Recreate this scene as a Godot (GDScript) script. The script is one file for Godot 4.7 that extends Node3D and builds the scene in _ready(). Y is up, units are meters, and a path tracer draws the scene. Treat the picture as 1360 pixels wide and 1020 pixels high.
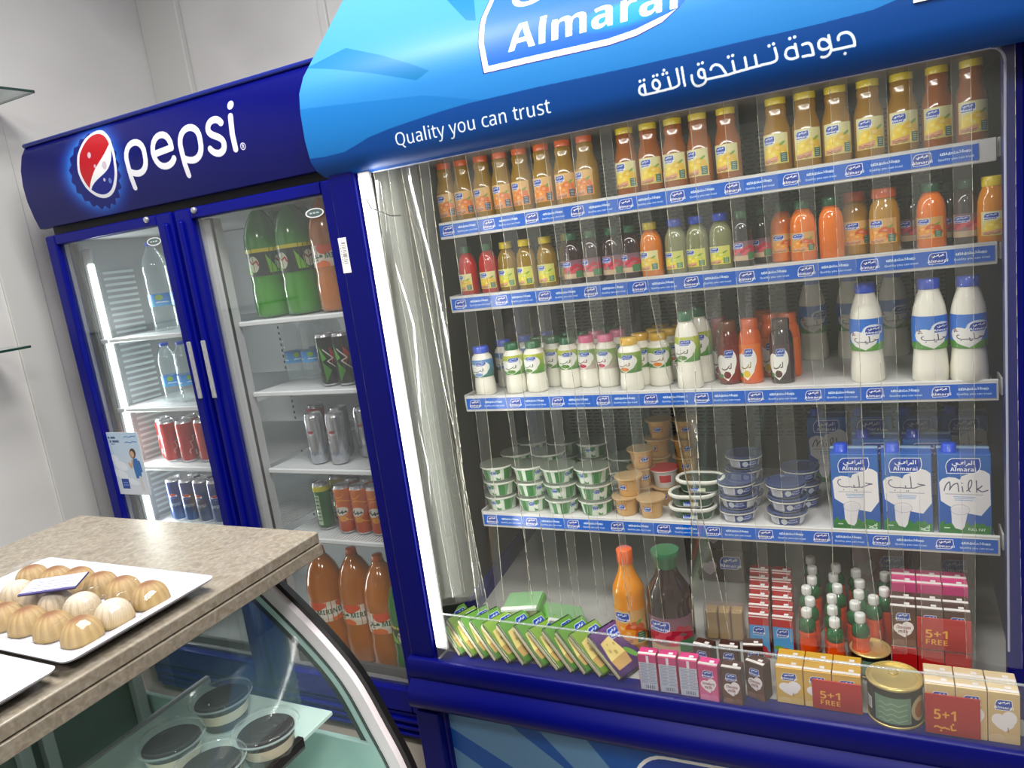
extends Node3D
# A chilled drinks corner: glass-door fridge, open dairy cooler behind a strip curtain, and a pastry counter.
var counts := {}
var mats := {}
var meshes := {}
var protos := {}
var fonts := {}
var rng := RandomNumberGenerator.new()
const ORD := ["first", "second", "third", "fourth", "fifth", "sixth", "seventh", "eighth", "ninth", "tenth", "eleventh", "twelfth", "thirteenth", "fourteenth", "fifteenth", "sixteenth", "seventeenth", "eighteenth", "nineteenth", "twentieth"]

func _ready() -> void:
	rng.seed = 7
	setup_view()
	room()
	fridge()
	cooler()
	curtain()
	counter()
	top_shelf()
	second_shelf()
	third_shelf()
	fourth_shelf()
	bin_goods()
	fridge_goods()
	wall_things()

func setup_view() -> void:
	var cam := Camera3D.new()
	cam.name = "camera"
	cam.fov = 54.555
	cam.near = 0.02
	# axes found from the photograph's vanishing points
	var bx := Vector3(0.89258919, -0.13265776, -0.43091352)
	var by := Vector3(0.03472427, 0.97312346, -0.22765094)
	var bz := Vector3(0.44953172, 0.18823561, 0.87320593)
	cam.transform = Transform3D(Basis(bx, by, bz).orthonormalized(), Vector3(0, 1.45, 1.45))
	add_child(cam)
	cam.current = true
	var e := Environment.new()
	e.background_mode = Environment.BG_COLOR
	e.background_color = Color(0.02, 0.02, 0.02)
	e.tonemap_mode = Environment.TONE_MAPPER_LINEAR
	e.tonemap_exposure = 0.58
	e.sdfgi_enabled = true
	e.ssao_enabled = true
	e.ssil_enabled = true
	var we := WorldEnvironment.new()
	we.name = "world"
	we.environment = e
	add_child(we)
	ceiling_light(Vector3(-1.3, 2.955, 0.5), 6.8, "square ceiling light panel above the glass-door fridge")
	ceiling_light(Vector3(-0.25, 2.955, 0.66), 7.2, "square ceiling light panel above the open cooler")
	ceiling_light(Vector3(-0.9, 2.955, 2.7), 4.0, "square ceiling light panel above the near end of the counter")
	ceiling_light(Vector3(0.75, 2.955, 1.95), 9.5, "square ceiling light panel over the shop floor behind the viewpoint")

func ceiling_light(p: Vector3, energy: float, label: String) -> void:
	var o = thing("ceiling_light", label, "ceiling light", p, 0, "ceiling light panels")
	part(o, "frame", rbox(Vector3(0.62, 0.03, 0.62), 0.004), mat("lightframe", Color(0.85, 0.85, 0.85), 0.5), Vector3(0, 0.018, 0))
	part(o, "diffuser", rbox(Vector3(0.56, 0.006, 0.56), 0.002), glow("ceilglow", Color(1, 0.98, 0.95), 3.0), Vector3(0, 0.001, 0))
	area("ceiling_lamp", p + Vector3(0, -0.006, 0), Vector3.DOWN, Vector2(0.56, 0.56), energy, Color(1, 0.99, 0.97))

func area(called: String, p: Vector3, towards: Vector3, size: Vector2, energy: float, c: Color) -> void:
	var l := AreaLight3D.new()
	l.name = called
	l.area_size = size
	l.area_normalize_energy = true
	l.light_energy = energy
	l.light_color = c
	l.shadow_enabled = true
	l.set("area_range", 8.0)
	l.set("area_attenuation", 2.0)
	add_child(l, true)
	var up := Vector3.UP if absf(towards.y) < 0.9 else Vector3.FORWARD
	l.transform = Transform3D(Basis.looking_at(towards, up), p)

# ---------------------------------------------------------------- naming
func numbered(called: String) -> String:
	var n: int = counts.get(called, 0)
	counts[called] = n + 1
	return called if n == 0 else "%s_%03d" % [called, n]

func tag(o: Node, label: String, category: String, group := "") -> void:
	o.set_meta("label", label)
	o.set_meta("category", category)
	if group != "":
		o.set_meta("group", group)

func thing(called: String, label: String, category: String, at := Vector3.ZERO, turn := 0.0, group := "") -> Node3D:
	var o := Node3D.new()
	o.name = numbered(called)
	add_child(o)
	o.position = at
	o.rotation.y = turn
	tag(o, label, category, group)
	return o

func part(parent: Node, called: String, mesh: Mesh, m: Material, at := Vector3.ZERO, rot := Vector3.ZERO) -> MeshInstance3D:
	var o := MeshInstance3D.new()
	o.name = called
	o.mesh = mesh
	if m:
		o.material_override = m
	o.position = at
	o.rotation = rot
	parent.add_child(o, true)
	return o

func struct(called: String, mesh: Mesh, m: Material, at := Vector3.ZERO, rot := Vector3.ZERO) -> MeshInstance3D:
	var o := part(self, called, mesh, m, at, rot)
	o.set_meta("kind", "structure")
	return o

func solo(called: String, mesh: Mesh, m: Material, at: Vector3, label: String, category: String, group := "") -> MeshInstance3D:
	var o := part(self, numbered(called), mesh, m, at)
	tag(o, label, category, group)
	return o

func proto(key: String, maker: Callable) -> Node3D:
	if not protos.has(key):
		var o := Node3D.new()
		maker.call(o)
		protos[key] = o
	return protos[key]

func place(key: String, called: String, label: String, category: String, group: String, at: Vector3, turn := 0.0, tilt := 0.0) -> Node3D:
	var o: Node3D = protos[key].duplicate()
	o.name = numbered(called)
	add_child(o)
	o.position = at
	o.rotation = Vector3(0, turn, tilt)
	tag(o, label, category, group)
	return o

# ---------------------------------------------------------------- materials
func mat(key: String, c: Color, rough := 0.5, metal := 0.0, opt := {}) -> StandardMaterial3D:
	if mats.has(key):
		return mats[key]
	var m := StandardMaterial3D.new()
	m.resource_name = key
	m.albedo_color = c
	m.roughness = rough
	m.metallic = metal
	for k in opt:
		m.set(k, opt[k])
	mats[key] = m
	return m

func glow(key: String, c: Color, energy: float) -> StandardMaterial3D:
	return mat(key, Color(0.9, 0.9, 0.9), 0.4, 0.0, {"emission_enabled": true, "emission": c, "emission_energy_multiplier": energy})

func clear(key: String, c: Color, a: float, rough := 0.05) -> StandardMaterial3D:
	return mat(key, Color(c, a), rough, 0.0, {"transparency": BaseMaterial3D.TRANSPARENCY_ALPHA})

func printed(key: String, draw: Callable, w: int, h: int, rough := 0.35, opt := {}) -> StandardMaterial3D:
	if mats.has(key):
		return mats[key]
	var im := Image.create(w * 2, h * 2, false, Image.FORMAT_RGBA8)
	draw.call(im)
	im.resize(w, h, Image.INTERPOLATE_BILINEAR)
	var o := {"albedo_texture": ImageTexture.create_from_image(im)}
	o.merge(opt)
	return mat(key, Color.WHITE, rough, 0.0, o)

func noise_tex(freq: float, ramp: Array, sd: int, octaves := 4, size := 512) -> NoiseTexture2D:
	var n := FastNoiseLite.new()
	n.seed = sd
	n.frequency = freq
	n.fractal_octaves = octaves
	var g := Gradient.new()
	var offs := PackedFloat32Array()
	var cols := PackedColorArray()
	for r in ramp:
		offs.append(r[0])
		cols.append(r[1])
	g.offsets = offs
	g.colors = cols
	var t := NoiseTexture2D.new()
	t.width = size
	t.height = size
	t.seamless = true
	t.noise = n
	t.color_ramp = g
	return t

# ---------------------------------------------------------------- meshes
func quad(st: SurfaceTool, p: Array, n: Array, uv := []) -> void:
	var mid: Vector3 = n[0] + n[1] + n[2]
	for t in [[0, 1, 2], [0, 2, 3]]:
		if t[2] >= p.size():
			continue
		var a: Vector3 = p[t[0]]
		var b: Vector3 = p[t[1]]
		var c: Vector3 = p[t[2]]
		var order = [t[0], t[1], t[2]] if (b - a).cross(c - a).dot(mid) < 0.0 else [t[0], t[2], t[1]]
		for k in order:
			st.set_normal(n[k])
			if uv.size() > 0:
				st.set_uv(uv[k])
			st.add_vertex(p[k])

func begin() -> SurfaceTool:
	var st := SurfaceTool.new()
	st.begin(Mesh.PRIMITIVE_TRIANGLES)
	return st

# box with bevelled, softly shaded edges, centred in x and z, standing on y = 0 when foot is true; face 4 (+z) becomes a second surface when front is given
func rbox(s: Vector3, r := 0.003, front: Material = null, rest: Material = null, foot := false, faces := [4]) -> ArrayMesh:
	var key := "rb%v%f%s%s%s%s" % [s, r, str(front), str(rest), foot, str(faces)]
	if meshes.has(key):
		return meshes[key]
	var st := begin()
	var fr := begin()
	var h := s / 2.0
	var up := Vector3(0, h.y if foot else 0.0, 0)
	var axes := [Vector3.RIGHT, Vector3.LEFT, Vector3.UP, Vector3.DOWN, Vector3.BACK, Vector3.FORWARD]
	var corner := func(n: Vector3, sx: Vector3) -> Vector3: # the inset corner of face n towards octant sx
		var v := Vector3(sx.x * (h.x - r), sx.y * (h.y - r), sx.z * (h.z - r))
		return v + n * r + up
	for f in 6:
		var n: Vector3 = axes[f]
		var u: Vector3 = Vector3.RIGHT if f >= 2 else Vector3.BACK * (-1.0 if f == 0 else 1.0)
		if f == 5:
			u = Vector3.LEFT
		var v: Vector3 = Vector3.UP if f != 2 and f != 3 else (Vector3.FORWARD if f == 2 else Vector3.BACK)
		var p := []
		for c in [[-1, -1], [1, -1], [1, 1], [-1, 1]]:
			p.append(corner.call(n, n + u * c[0] + v * c[1]))
		quad(fr if front and f in faces else st, p, [n, n, n, n], [Vector2(0, 1), Vector2(1, 1), Vector2(1, 0), Vector2(0, 0)])
	var o := Vector2(0.5, 0.5)
	for a in 6:
		for b in range(a + 1, 6):
			var na: Vector3 = axes[a]
			var nb: Vector3 = axes[b]
			if absf(na.dot(nb)) > 0.5:
				continue
			var w := na.cross(nb)
			quad(st, [corner.call(na, na + nb + w), corner.call(na, na + nb - w), corner.call(nb, na + nb - w), corner.call(nb, na + nb + w)], [na, na, nb, nb], [o, o, o, o])
	for x in [-1, 1]:
		for y in [-1, 1]:
			for z in [-1, 1]:
				var q := Vector3(x, y, z)
				var nx := Vector3(x, 0, 0)
				var ny := Vector3(0, y, 0)
				var nz := Vector3(0, 0, z)
				quad(st, [corner.call(nx, q), corner.call(ny, q), corner.call(nz, q)], [nx, ny, nz], [o, o, o])
	if rest:
		st.set_material(rest)
	var m := st.commit()
	if front:
		fr.set_material(front)
		m = fr.commit(m)
	meshes[key] = m
	return m

# turned shape from (radius, height) points; angle 0 looks along +z; oval squeezes z
func lathe(pts: Array, seg := 24, a0 := -180.0, a1 := 180.0, oval := 1.0, flute := 0.0, flutes := 0) -> ArrayMesh:
	var key := "la%s%d%f%f%f%f%d" % [str(pts), seg, a0, a1, oval, flute, flutes]
	if meshes.has(key):
		return meshes[key]
	var st := begin()
	var ns := []
	var total := 0.0
	var run := [0.0]
	for i in pts.size() - 1:
		var d: Vector2 = pts[i + 1] - pts[i]
		ns.append(Vector2(d.y, -d.x).normalized())
		total += d.length()
		run.append(total)
	for i in pts.size() - 1:
		var n0: Vector2 = ns[i]
		var n1: Vector2 = ns[i]
		if i > 0 and ns[i - 1].dot(ns[i]) > 0.55:
			n0 = (ns[i - 1] + ns[i]).normalized()
		if i < ns.size() - 1 and ns[i + 1].dot(ns[i]) > 0.55:
			n1 = (ns[i + 1] + ns[i]).normalized()
		for k in seg:
			var p := []
			var n := []
			var uv := []
			for c in [[0, 0], [1, 0], [1, 1], [0, 1]]:
				var t: float = float(k + c[0]) / seg
				var a := deg_to_rad(lerpf(a0, a1, t))
				var q: Vector2 = pts[i + c[1]]
				var nn: Vector2 = n1 if c[1] else n0
				var rr := q.x * (1.0 + (flute * cos(a * flutes) if flutes else 0.0))
				p.append(Vector3(sin(a) * rr, q.y, cos(a) * rr * oval))
				n.append(Vector3(sin(a) * nn.x, nn.y, cos(a) * nn.x / oval).normalized())
				uv.append(Vector2(t, 1.0 - run[i + c[1]] / total))
			quad(st, p, n, uv)
	if flutes:
		st.index()
		st.generate_normals()
	var m := st.commit()
	meshes[key] = m
	return m

# profile of (z, y) points swept along x between x0 and x1, with optional rounding of the ends near the bottom; uv.x along x, uv.y by the given v-values or arc length
func sweep_x(pts: Array, x0: float, x1: float, v_of: Callable, closed_ends := true, inset = null) -> ArrayMesh:
	var st := begin()
	var ns := []
	for i in pts.size() - 1:
		var d: Vector2 = pts[i + 1] - pts[i]
		ns.append(Vector2(d.y, -d.x).normalized())
	for i in pts.size() - 1:
		var n0: Vector2 = ns[i]
		var n1: Vector2 = ns[i]
		if i > 0 and ns[i - 1].dot(ns[i]) > 0.5:
			n0 = (ns[i - 1] + ns[i]).normalized()
		if i < ns.size() - 1 and ns[i + 1].dot(ns[i]) > 0.5:
			n1 = (ns[i + 1] + ns[i]).normalized()
		var a: Vector2 = pts[i]
		var b: Vector2 = pts[i + 1]
		var ia: float = inset.call(a) if inset != null else 0.0
		var ib: float = inset.call(b) if inset != null else 0.0
		var m0 := Vector3(0, n0.y, n0.x)
		var m1 := Vector3(0, n1.y, n1.x)
		var ps := [Vector3(x0 + ia, a.y, a.x), Vector3(x1 - ia, a.y, a.x), Vector3(x1 - ib, b.y, b.x), Vector3(x0 + ib, b.y, b.x)]
		var uv := []
		for p in ps:
			uv.append(Vector2((p.x - x0) / (x1 - x0), v_of.call(p)))
		quad(st, ps, [m0, m0, m1, m1], uv)
	if closed_ends:
		for side in [0, 1]:
			var nrm := Vector3.LEFT if side == 0 else Vector3.RIGHT
			var mid := Vector2.ZERO
			for q in pts:
				mid += q
			mid /= pts.size()
			for i in pts.size() - 1:
				var a: Vector2 = pts[i]
				var b: Vector2 = pts[i + 1]
				var ia: float = inset.call(a) if inset != null else 0.0
				var ib: float = inset.call(b) if inset != null else 0.0
				var xa := x0 + ia if side == 0 else x1 - ia
				var xb := x0 + ib if side == 0 else x1 - ib
				var xm := x0 if side == 0 else x1
				var pp := [Vector3(xa, a.y, a.x), Vector3(xb, b.y, b.x), Vector3(xm, mid.y, mid.x)]
				var uv := []
				for p in pp:
					uv.append(Vector2(clampf((p.x - x0) / (x1 - x0), 0, 1), v_of.call(p)))
				quad(st, pp, [nrm, nrm, nrm], uv)
	return st.commit()

# a tube along points
func tube(pts: Array, r: float, seg := 8) -> ArrayMesh:
	var st := begin()
	var rings := []
	var normals := []
	for i in pts.size():
		var d: Vector3 = (pts[mini(i + 1, pts.size() - 1)] - pts[maxi(i - 1, 0)]).normalized()
		var s := d.cross(Vector3(0.31, 0.9, 0.2)).normalized()
		var t := d.cross(s)
		var ring := []
		var nr := []
		for k in seg + 1:
			var a := TAU * k / seg
			nr.append(s * cos(a) + t * sin(a))
			ring.append(pts[i] + nr[k] * r)
		rings.append(ring)
		normals.append(nr)
	for i in pts.size() - 1:
		for k in seg:
			quad(st, [rings[i][k], rings[i][k + 1], rings[i + 1][k + 1], rings[i + 1][k]], [normals[i][k], normals[i][k + 1], normals[i + 1][k + 1], normals[i + 1][k]])
	return st.commit()

# ---------------------------------------------------------------- drawing on pictures
func tri(im: Image, a: Vector2, b: Vector2, c: Vector2, col: Color) -> void:
	var y0 := maxi(0, int(floor(minf(a.y, minf(b.y, c.y)))))
	var y1 := mini(im.get_height() - 1, int(ceil(maxf(a.y, maxf(b.y, c.y)))))
	for y in range(y0, y1 + 1):
		var fy := y + 0.5
		var lo := INF
		var hi := -INF
		for e in [[a, b], [b, c], [c, a]]:
			var p: Vector2 = e[0]
			var q: Vector2 = e[1]
			if (p.y <= fy) != (q.y <= fy):
				var x := p.x + (fy - p.y) * (q.x - p.x) / (q.y - p.y)
				lo = minf(lo, x)
				hi = maxf(hi, x)
		if hi > lo:
			var x0 := maxi(0, int(round(lo)))
			var x1 := mini(im.get_width(), int(round(hi)))
			if x1 > x0:
				im.fill_rect(Rect2i(x0, y, x1 - x0, 1), col)

func poly(im: Image, pts: PackedVector2Array, col: Color) -> void:
	var t := Geometry2D.triangulate_polygon(pts)
	for i in range(0, t.size(), 3):
		tri(im, pts[t[i]], pts[t[i + 1]], pts[t[i + 2]], col)

func oval(im: Image, c: Vector2, rx: float, ry: float, col: Color, turn := 0.0) -> void:
	var pts := PackedVector2Array()
	for k in 40:
		pts.append(c + Vector2(cos(TAU * k / 40) * rx, sin(TAU * k / 40) * ry).rotated(turn))
	poly(im, pts, col)

func stroke(im: Image, pts: PackedVector2Array, w: float, col: Color) -> void:
	for i in pts.size():
		oval_fast(im, pts[i], w / 2, col)
		if i > 0:
			var d := (pts[i] - pts[i - 1])
			if d.length() < 0.01:
				continue
			var n := d.orthogonal().normalized() * w / 2
			tri(im, pts[i - 1] + n, pts[i] + n, pts[i] - n, col)
			tri(im, pts[i - 1] + n, pts[i] - n, pts[i - 1] - n, col)

func oval_fast(im: Image, c: Vector2, r: float, col: Color) -> void:
	for y in range(maxi(0, int(c.y - r)), mini(im.get_height(), int(c.y + r) + 1)):
		var dy := y + 0.5 - c.y
		if absf(dy) < r:
			var dx := sqrt(r * r - dy * dy)
			var x0 := maxi(0, int(round(c.x - dx)))
			var x1 := mini(im.get_width(), int(round(c.x + dx)))
			if x1 > x0:
				im.fill_rect(Rect2i(x0, y, x1 - x0, 1), col)

# strokes from a small path language: M x y, L x y, C (cubic), O cx cy rx ry (ellipse), D x y (dot)
func pen(im: Image, text: String, to: Transform2D, w: float, col: Color, dot := 1.25) -> void:
	var tk := text.split(" ", false)
	var cur := PackedVector2Array()
	var i := 0
	var mode := "M"
	while i < tk.size():
		if tk[i] in ["M", "L", "C", "O", "D"]:
			mode = tk[i]
			i += 1
		var v := []
		for k in ({"M": 2, "L": 2, "C": 6, "O": 4, "D": 2}[mode]):
			v.append(float(tk[i + k]))
		i += v.size()
		match mode:
			"M":
				if cur.size() > 1:
					stroke(im, cur, w, col)
				cur = PackedVector2Array([to * Vector2(v[0], v[1])])
				mode = "L"
			"L":
				cur.append(to * Vector2(v[0], v[1]))
			"C":
				var p0 := cur[cur.size() - 1]
				var p1 := to * Vector2(v[0], v[1])
				var p2 := to * Vector2(v[2], v[3])
				var p3 := to * Vector2(v[4], v[5])
				for k in range(1, 11):
					cur.append(p0.bezier_interpolate(p1, p2, p3, k / 10.0))
			"O":
				var ring := PackedVector2Array()
				for k in 25:
					ring.append(to * Vector2(v[0] + cos(TAU * k / 24) * v[2], v[1] + sin(TAU * k / 24) * v[3]))
				stroke(im, ring, w, col)
			"D":
				oval_fast(im, to * Vector2(v[0], v[1]), w * dot / 2, col)
	if cur.size() > 1:
		stroke(im, cur, w, col)

func glyphs(s: String, bold: bool) -> Array:
	var key := s + str(bold)
	if not fonts.has(key):
		var f := SystemFont.new()
		f.font_names = PackedStringArray(["Droid Sans"])
		if bold:
			f.font_weight = 700
		var t := TextMesh.new()
		t.font = f
		t.text = s
		t.font_size = 64
		t.pixel_size = 1.0 / 64
		t.depth = 0.0
		t.curve_step = 1.0
		var arr := t.get_mesh_arrays()
		fonts[key] = [arr[Mesh.ARRAY_VERTEX], arr[Mesh.ARRAY_INDEX]]
	return fonts[key]

# Latin lettering: baseline-left at p, em height h in picture pixels; align 0 left, 0.5 centre; wide squeezes the width; lean slants it
func words(im: Image, s: String, p: Vector2, h: float, col: Color, align := 0.0, bold := false, wide := 1.0, to := Transform2D(), lean := 0.0) -> void:
	var g := glyphs(s, bold)
	var v: PackedVector3Array = g[0]
	if v.is_empty():
		return
	var lo := INF
	var hi := -INF
	for q in v:
		lo = minf(lo, q.x)
		hi = maxf(hi, q.x)
	var base := base_of(bold)
	var pts := PackedVector2Array()
	for q in v:
		pts.append(to * (p + Vector2((q.x - lo - (hi - lo) * align) * wide + (q.y - base) * lean, -(q.y - base)) * h))
	var ix: PackedInt32Array = g[1]
	for i in range(0, ix.size(), 3):
		tri(im, pts[ix[i]], pts[ix[i + 1]], pts[ix[i + 2]], col)

func base_of(bold: bool) -> float:
	var key := "base%s" % bold
	if not fonts.has(key):
		var lo := INF
		for q in glyphs("H", bold)[0]:
			lo = minf(lo, q.y)
		fonts[key] = lo
	return fonts[key]

func shade(im: Image, top: Color, bottom: Color, y0 := 0, y1 := -1) -> void:
	if y1 < 0:
		y1 = im.get_height()
	for y in range(y0, y1):
		im.fill_rect(Rect2i(0, y, im.get_width(), 1), top.lerp(bottom, float(y - y0) / maxf(1, y1 - y0 - 1)))

const ALM := "M 96 4 L 96 28 M 86 4 L 86 28 L 78 28 M 78 28 L 72 28 C 70 20 80 20 79 27 M 72 28 C 69 30 68 34 62 40 M 58 4 L 58 28 M 52 16 C 44 10 40 20 49 24 C 40 26 38 30 32 30 C 26 28 30 18 22 20 C 16 24 28 28 24 34 C 18 40 4 40 4 26 D 14 46 D 21 46"

# the dairy's badge: rounded top-left and bottom-right corners, sharp others
func badge(im: Image, r: Rect2, simple := false) -> void:
	var shape := func(k: float) -> PackedVector2Array:
		var a := r.grow(-k)
		var p := PackedVector2Array()
		var rx := a.size.x * 0.24
		var ry := a.size.y * 0.62
		for i in 9:
			var t := PI / 2 * i / 8
			p.append(a.position + Vector2(rx - rx * cos(t), ry - ry * sin(t)))
		p.append(a.position + Vector2(a.size.x * 0.97, -a.size.y * 0.02))
		for i in 9:
			var t := PI / 2 * i / 8
			p.append(a.end + Vector2(-rx + rx * cos(t), -ry + ry * sin(t)))
		p.append(a.position + Vector2(a.size.x * 0.03, a.size.y * 1.02))
		return p
	var b := r.size.y * 0.045
	poly(im, shape.call(0.0), Color.WHITE)
	poly(im, shape.call(b), Color(0.10, 0.27, 0.66))
	var s := r.size.x / 150.0
	pen(im, ALM, Transform2D(0, Vector2(s, s * 0.66), 0, r.position + r.size * Vector2(0.17, 0.13)), r.size.y * 0.055, Color.WHITE)
	words(im, "Almarai", r.position + r.size * Vector2(0.5, 0.86), r.size.y * 0.35, Color.WHITE, 0.5, true, 1.18)

# ---------------------------------------------------------------- lofted rounded rectangles: rings of [half x, half z, corner radius, y]
func loft(rings: Array, cap_low := true, cap_high := true) -> ArrayMesh:
	var key := "lo" + str(rings) + str(cap_low) + str(cap_high)
	if meshes.has(key):
		return meshes[key]
	var st := begin()
	var loops := []
	for g in rings:
		var loop := []
		for c in 4:
			var ctr := Vector2([1, -1, -1, 1][c] * (g[0] - g[2]), [1, 1, -1, -1][c] * (g[1] - g[2]))
			for k in 6:
				var a := PI / 2 * (c + k / 5.0)
				loop.append(Vector3(ctr.x + cos(a) * g[2], g[3], ctr.y + sin(a) * g[2]))
		loops.append(loop)
	var n: int = loops[0].size()
	st.set_smooth_group(-1)
	for i in rings.size() - 1:
		for k in n:
			var p := [loops[i][k], loops[i][(k + 1) % n], loops[i + 1][(k + 1) % n], loops[i + 1][k]]
			var a: Vector3 = (p[1] - p[0]).cross(p[3] - p[0]) + (p[2] - p[1]).cross(p[3] - p[2])
			if a.length() < 1e-14:
				continue
			var nn := -a.normalized()
			quad(st, p, [nn, nn, nn, nn])
	for e in [[cap_low, 0, Vector3.DOWN], [cap_high, rings.size() - 1, Vector3.UP]]:
		if e[0]:
			var mid := Vector3(0, rings[e[1]][3], 0)
			for k in n:
				quad(st, [mid, loops[e[1]][k], loops[e[1]][(k + 1) % n]], [e[2], e[2], e[2]])
	var m := st.commit()
	meshes[key] = m
	return m

# ---------------------------------------------------------------- the room
func room() -> void:
	var wallm := mat("wall", Color(0.85, 0.845, 0.84), 0.55, 0, {"detail_enabled": true, "detail_blend_mode": BaseMaterial3D.BLEND_MODE_MUL, "detail_albedo": noise_tex(0.006, [[0.0, Color(0.9, 0.9, 0.9)], [0.5, Color(1, 1, 1)], [1.0, Color(0.95, 0.95, 0.95)]], 3)})
	var dull := mat("shopwall", Color(0.5, 0.48, 0.46), 0.8)
	struct("floor", rbox(Vector3(5.2, 0.1, 4.8), 0.005), mat("floor", Color(0.55, 0.52, 0.48), 0.35), Vector3(-0.25, -0.05, 1.35))
	struct("ceiling", rbox(Vector3(5.2, 0.1, 4.8), 0.005), mat("ceiling", Color(0.85, 0.85, 0.85), 0.8), Vector3(-0.25, 3.05, 1.35))
	struct("wall_back", rbox(Vector3(5.2, 3.0, 0.1), 0.005), wallm, Vector3(-0.25, 1.5, -1.03))
	struct("wall_left", rbox(Vector3(0.1, 3.0, 4.6), 0.005), wallm, Vector3(-2.8, 1.5, 1.32))
	struct("wall_right", rbox(Vector3(0.1, 3.0, 4.6), 0.005), dull, Vector3(2.25, 1.5, 1.32))
	struct("wall_front", rbox(Vector3(5.2, 3.0, 0.1), 0.005), dull, Vector3(-0.25, 1.5, 3.65))
	var trim := mat("trim", Color(0.80, 0.80, 0.79), 0.45)
	struct("trim_1", rbox(Vector3(0.22, 3.0, 0.03), 0.006), trim, Vector3(-2.64, 1.5, -0.965))
	struct("trim_2", rbox(Vector3(0.035, 3.0, 0.016), 0.004), trim, Vector3(-1.82, 1.5, -0.973))
	struct("trim_3", rbox(Vector3(0.012, 3.0, 0.14), 0.004), trim, Vector3(-2.745, 1.5, -0.2))
	for s in [[2.14, -0.246, "upper glass shelf with a green edge on the side wall beside the fridge header"], [1.32, -0.024, "lower glass shelf with a dark edge on the side wall beside the fridge door"]]:
		var o = thing("glass_shelf", s[2], "shelf", Vector3(-2.62, s[0], s[1] + 0.5), 0, "glass shelves on the side wall")
		part(o, "glass_plate", rbox(Vector3(0.25, 0.008, 1.0), 0.002), mat("greenglass", Color(0.55, 0.72, 0.68, 0.35), 0.05, 0, {"transparency": BaseMaterial3D.TRANSPARENCY_ALPHA}))
		part(o, "edge", rbox(Vector3(0.25, 0.008, 0.004), 0.001), mat("glassedge", Color(0.10, 0.22, 0.20), 0.2), Vector3(0, 0, -0.502))
		part(o, "edge", rbox(Vector3(0.004, 0.008, 1.0), 0.001), mat("glassedge", Color(0.10, 0.22, 0.20), 0.2), Vector3(0.127, 0, 0))
		for z in [-0.3, 0.3]:
			part(o, "bracket", rbox(Vector3(0.2, 0.02, 0.012), 0.002), mat("steel", Color(0.7, 0.7, 0.7), 0.3, 0.9), Vector3(-0.02, -0.015, z))

# ---------------------------------------------------------------- the glass-door fridge
const BLUE := Color(0.01, 0.035, 0.46)

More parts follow.
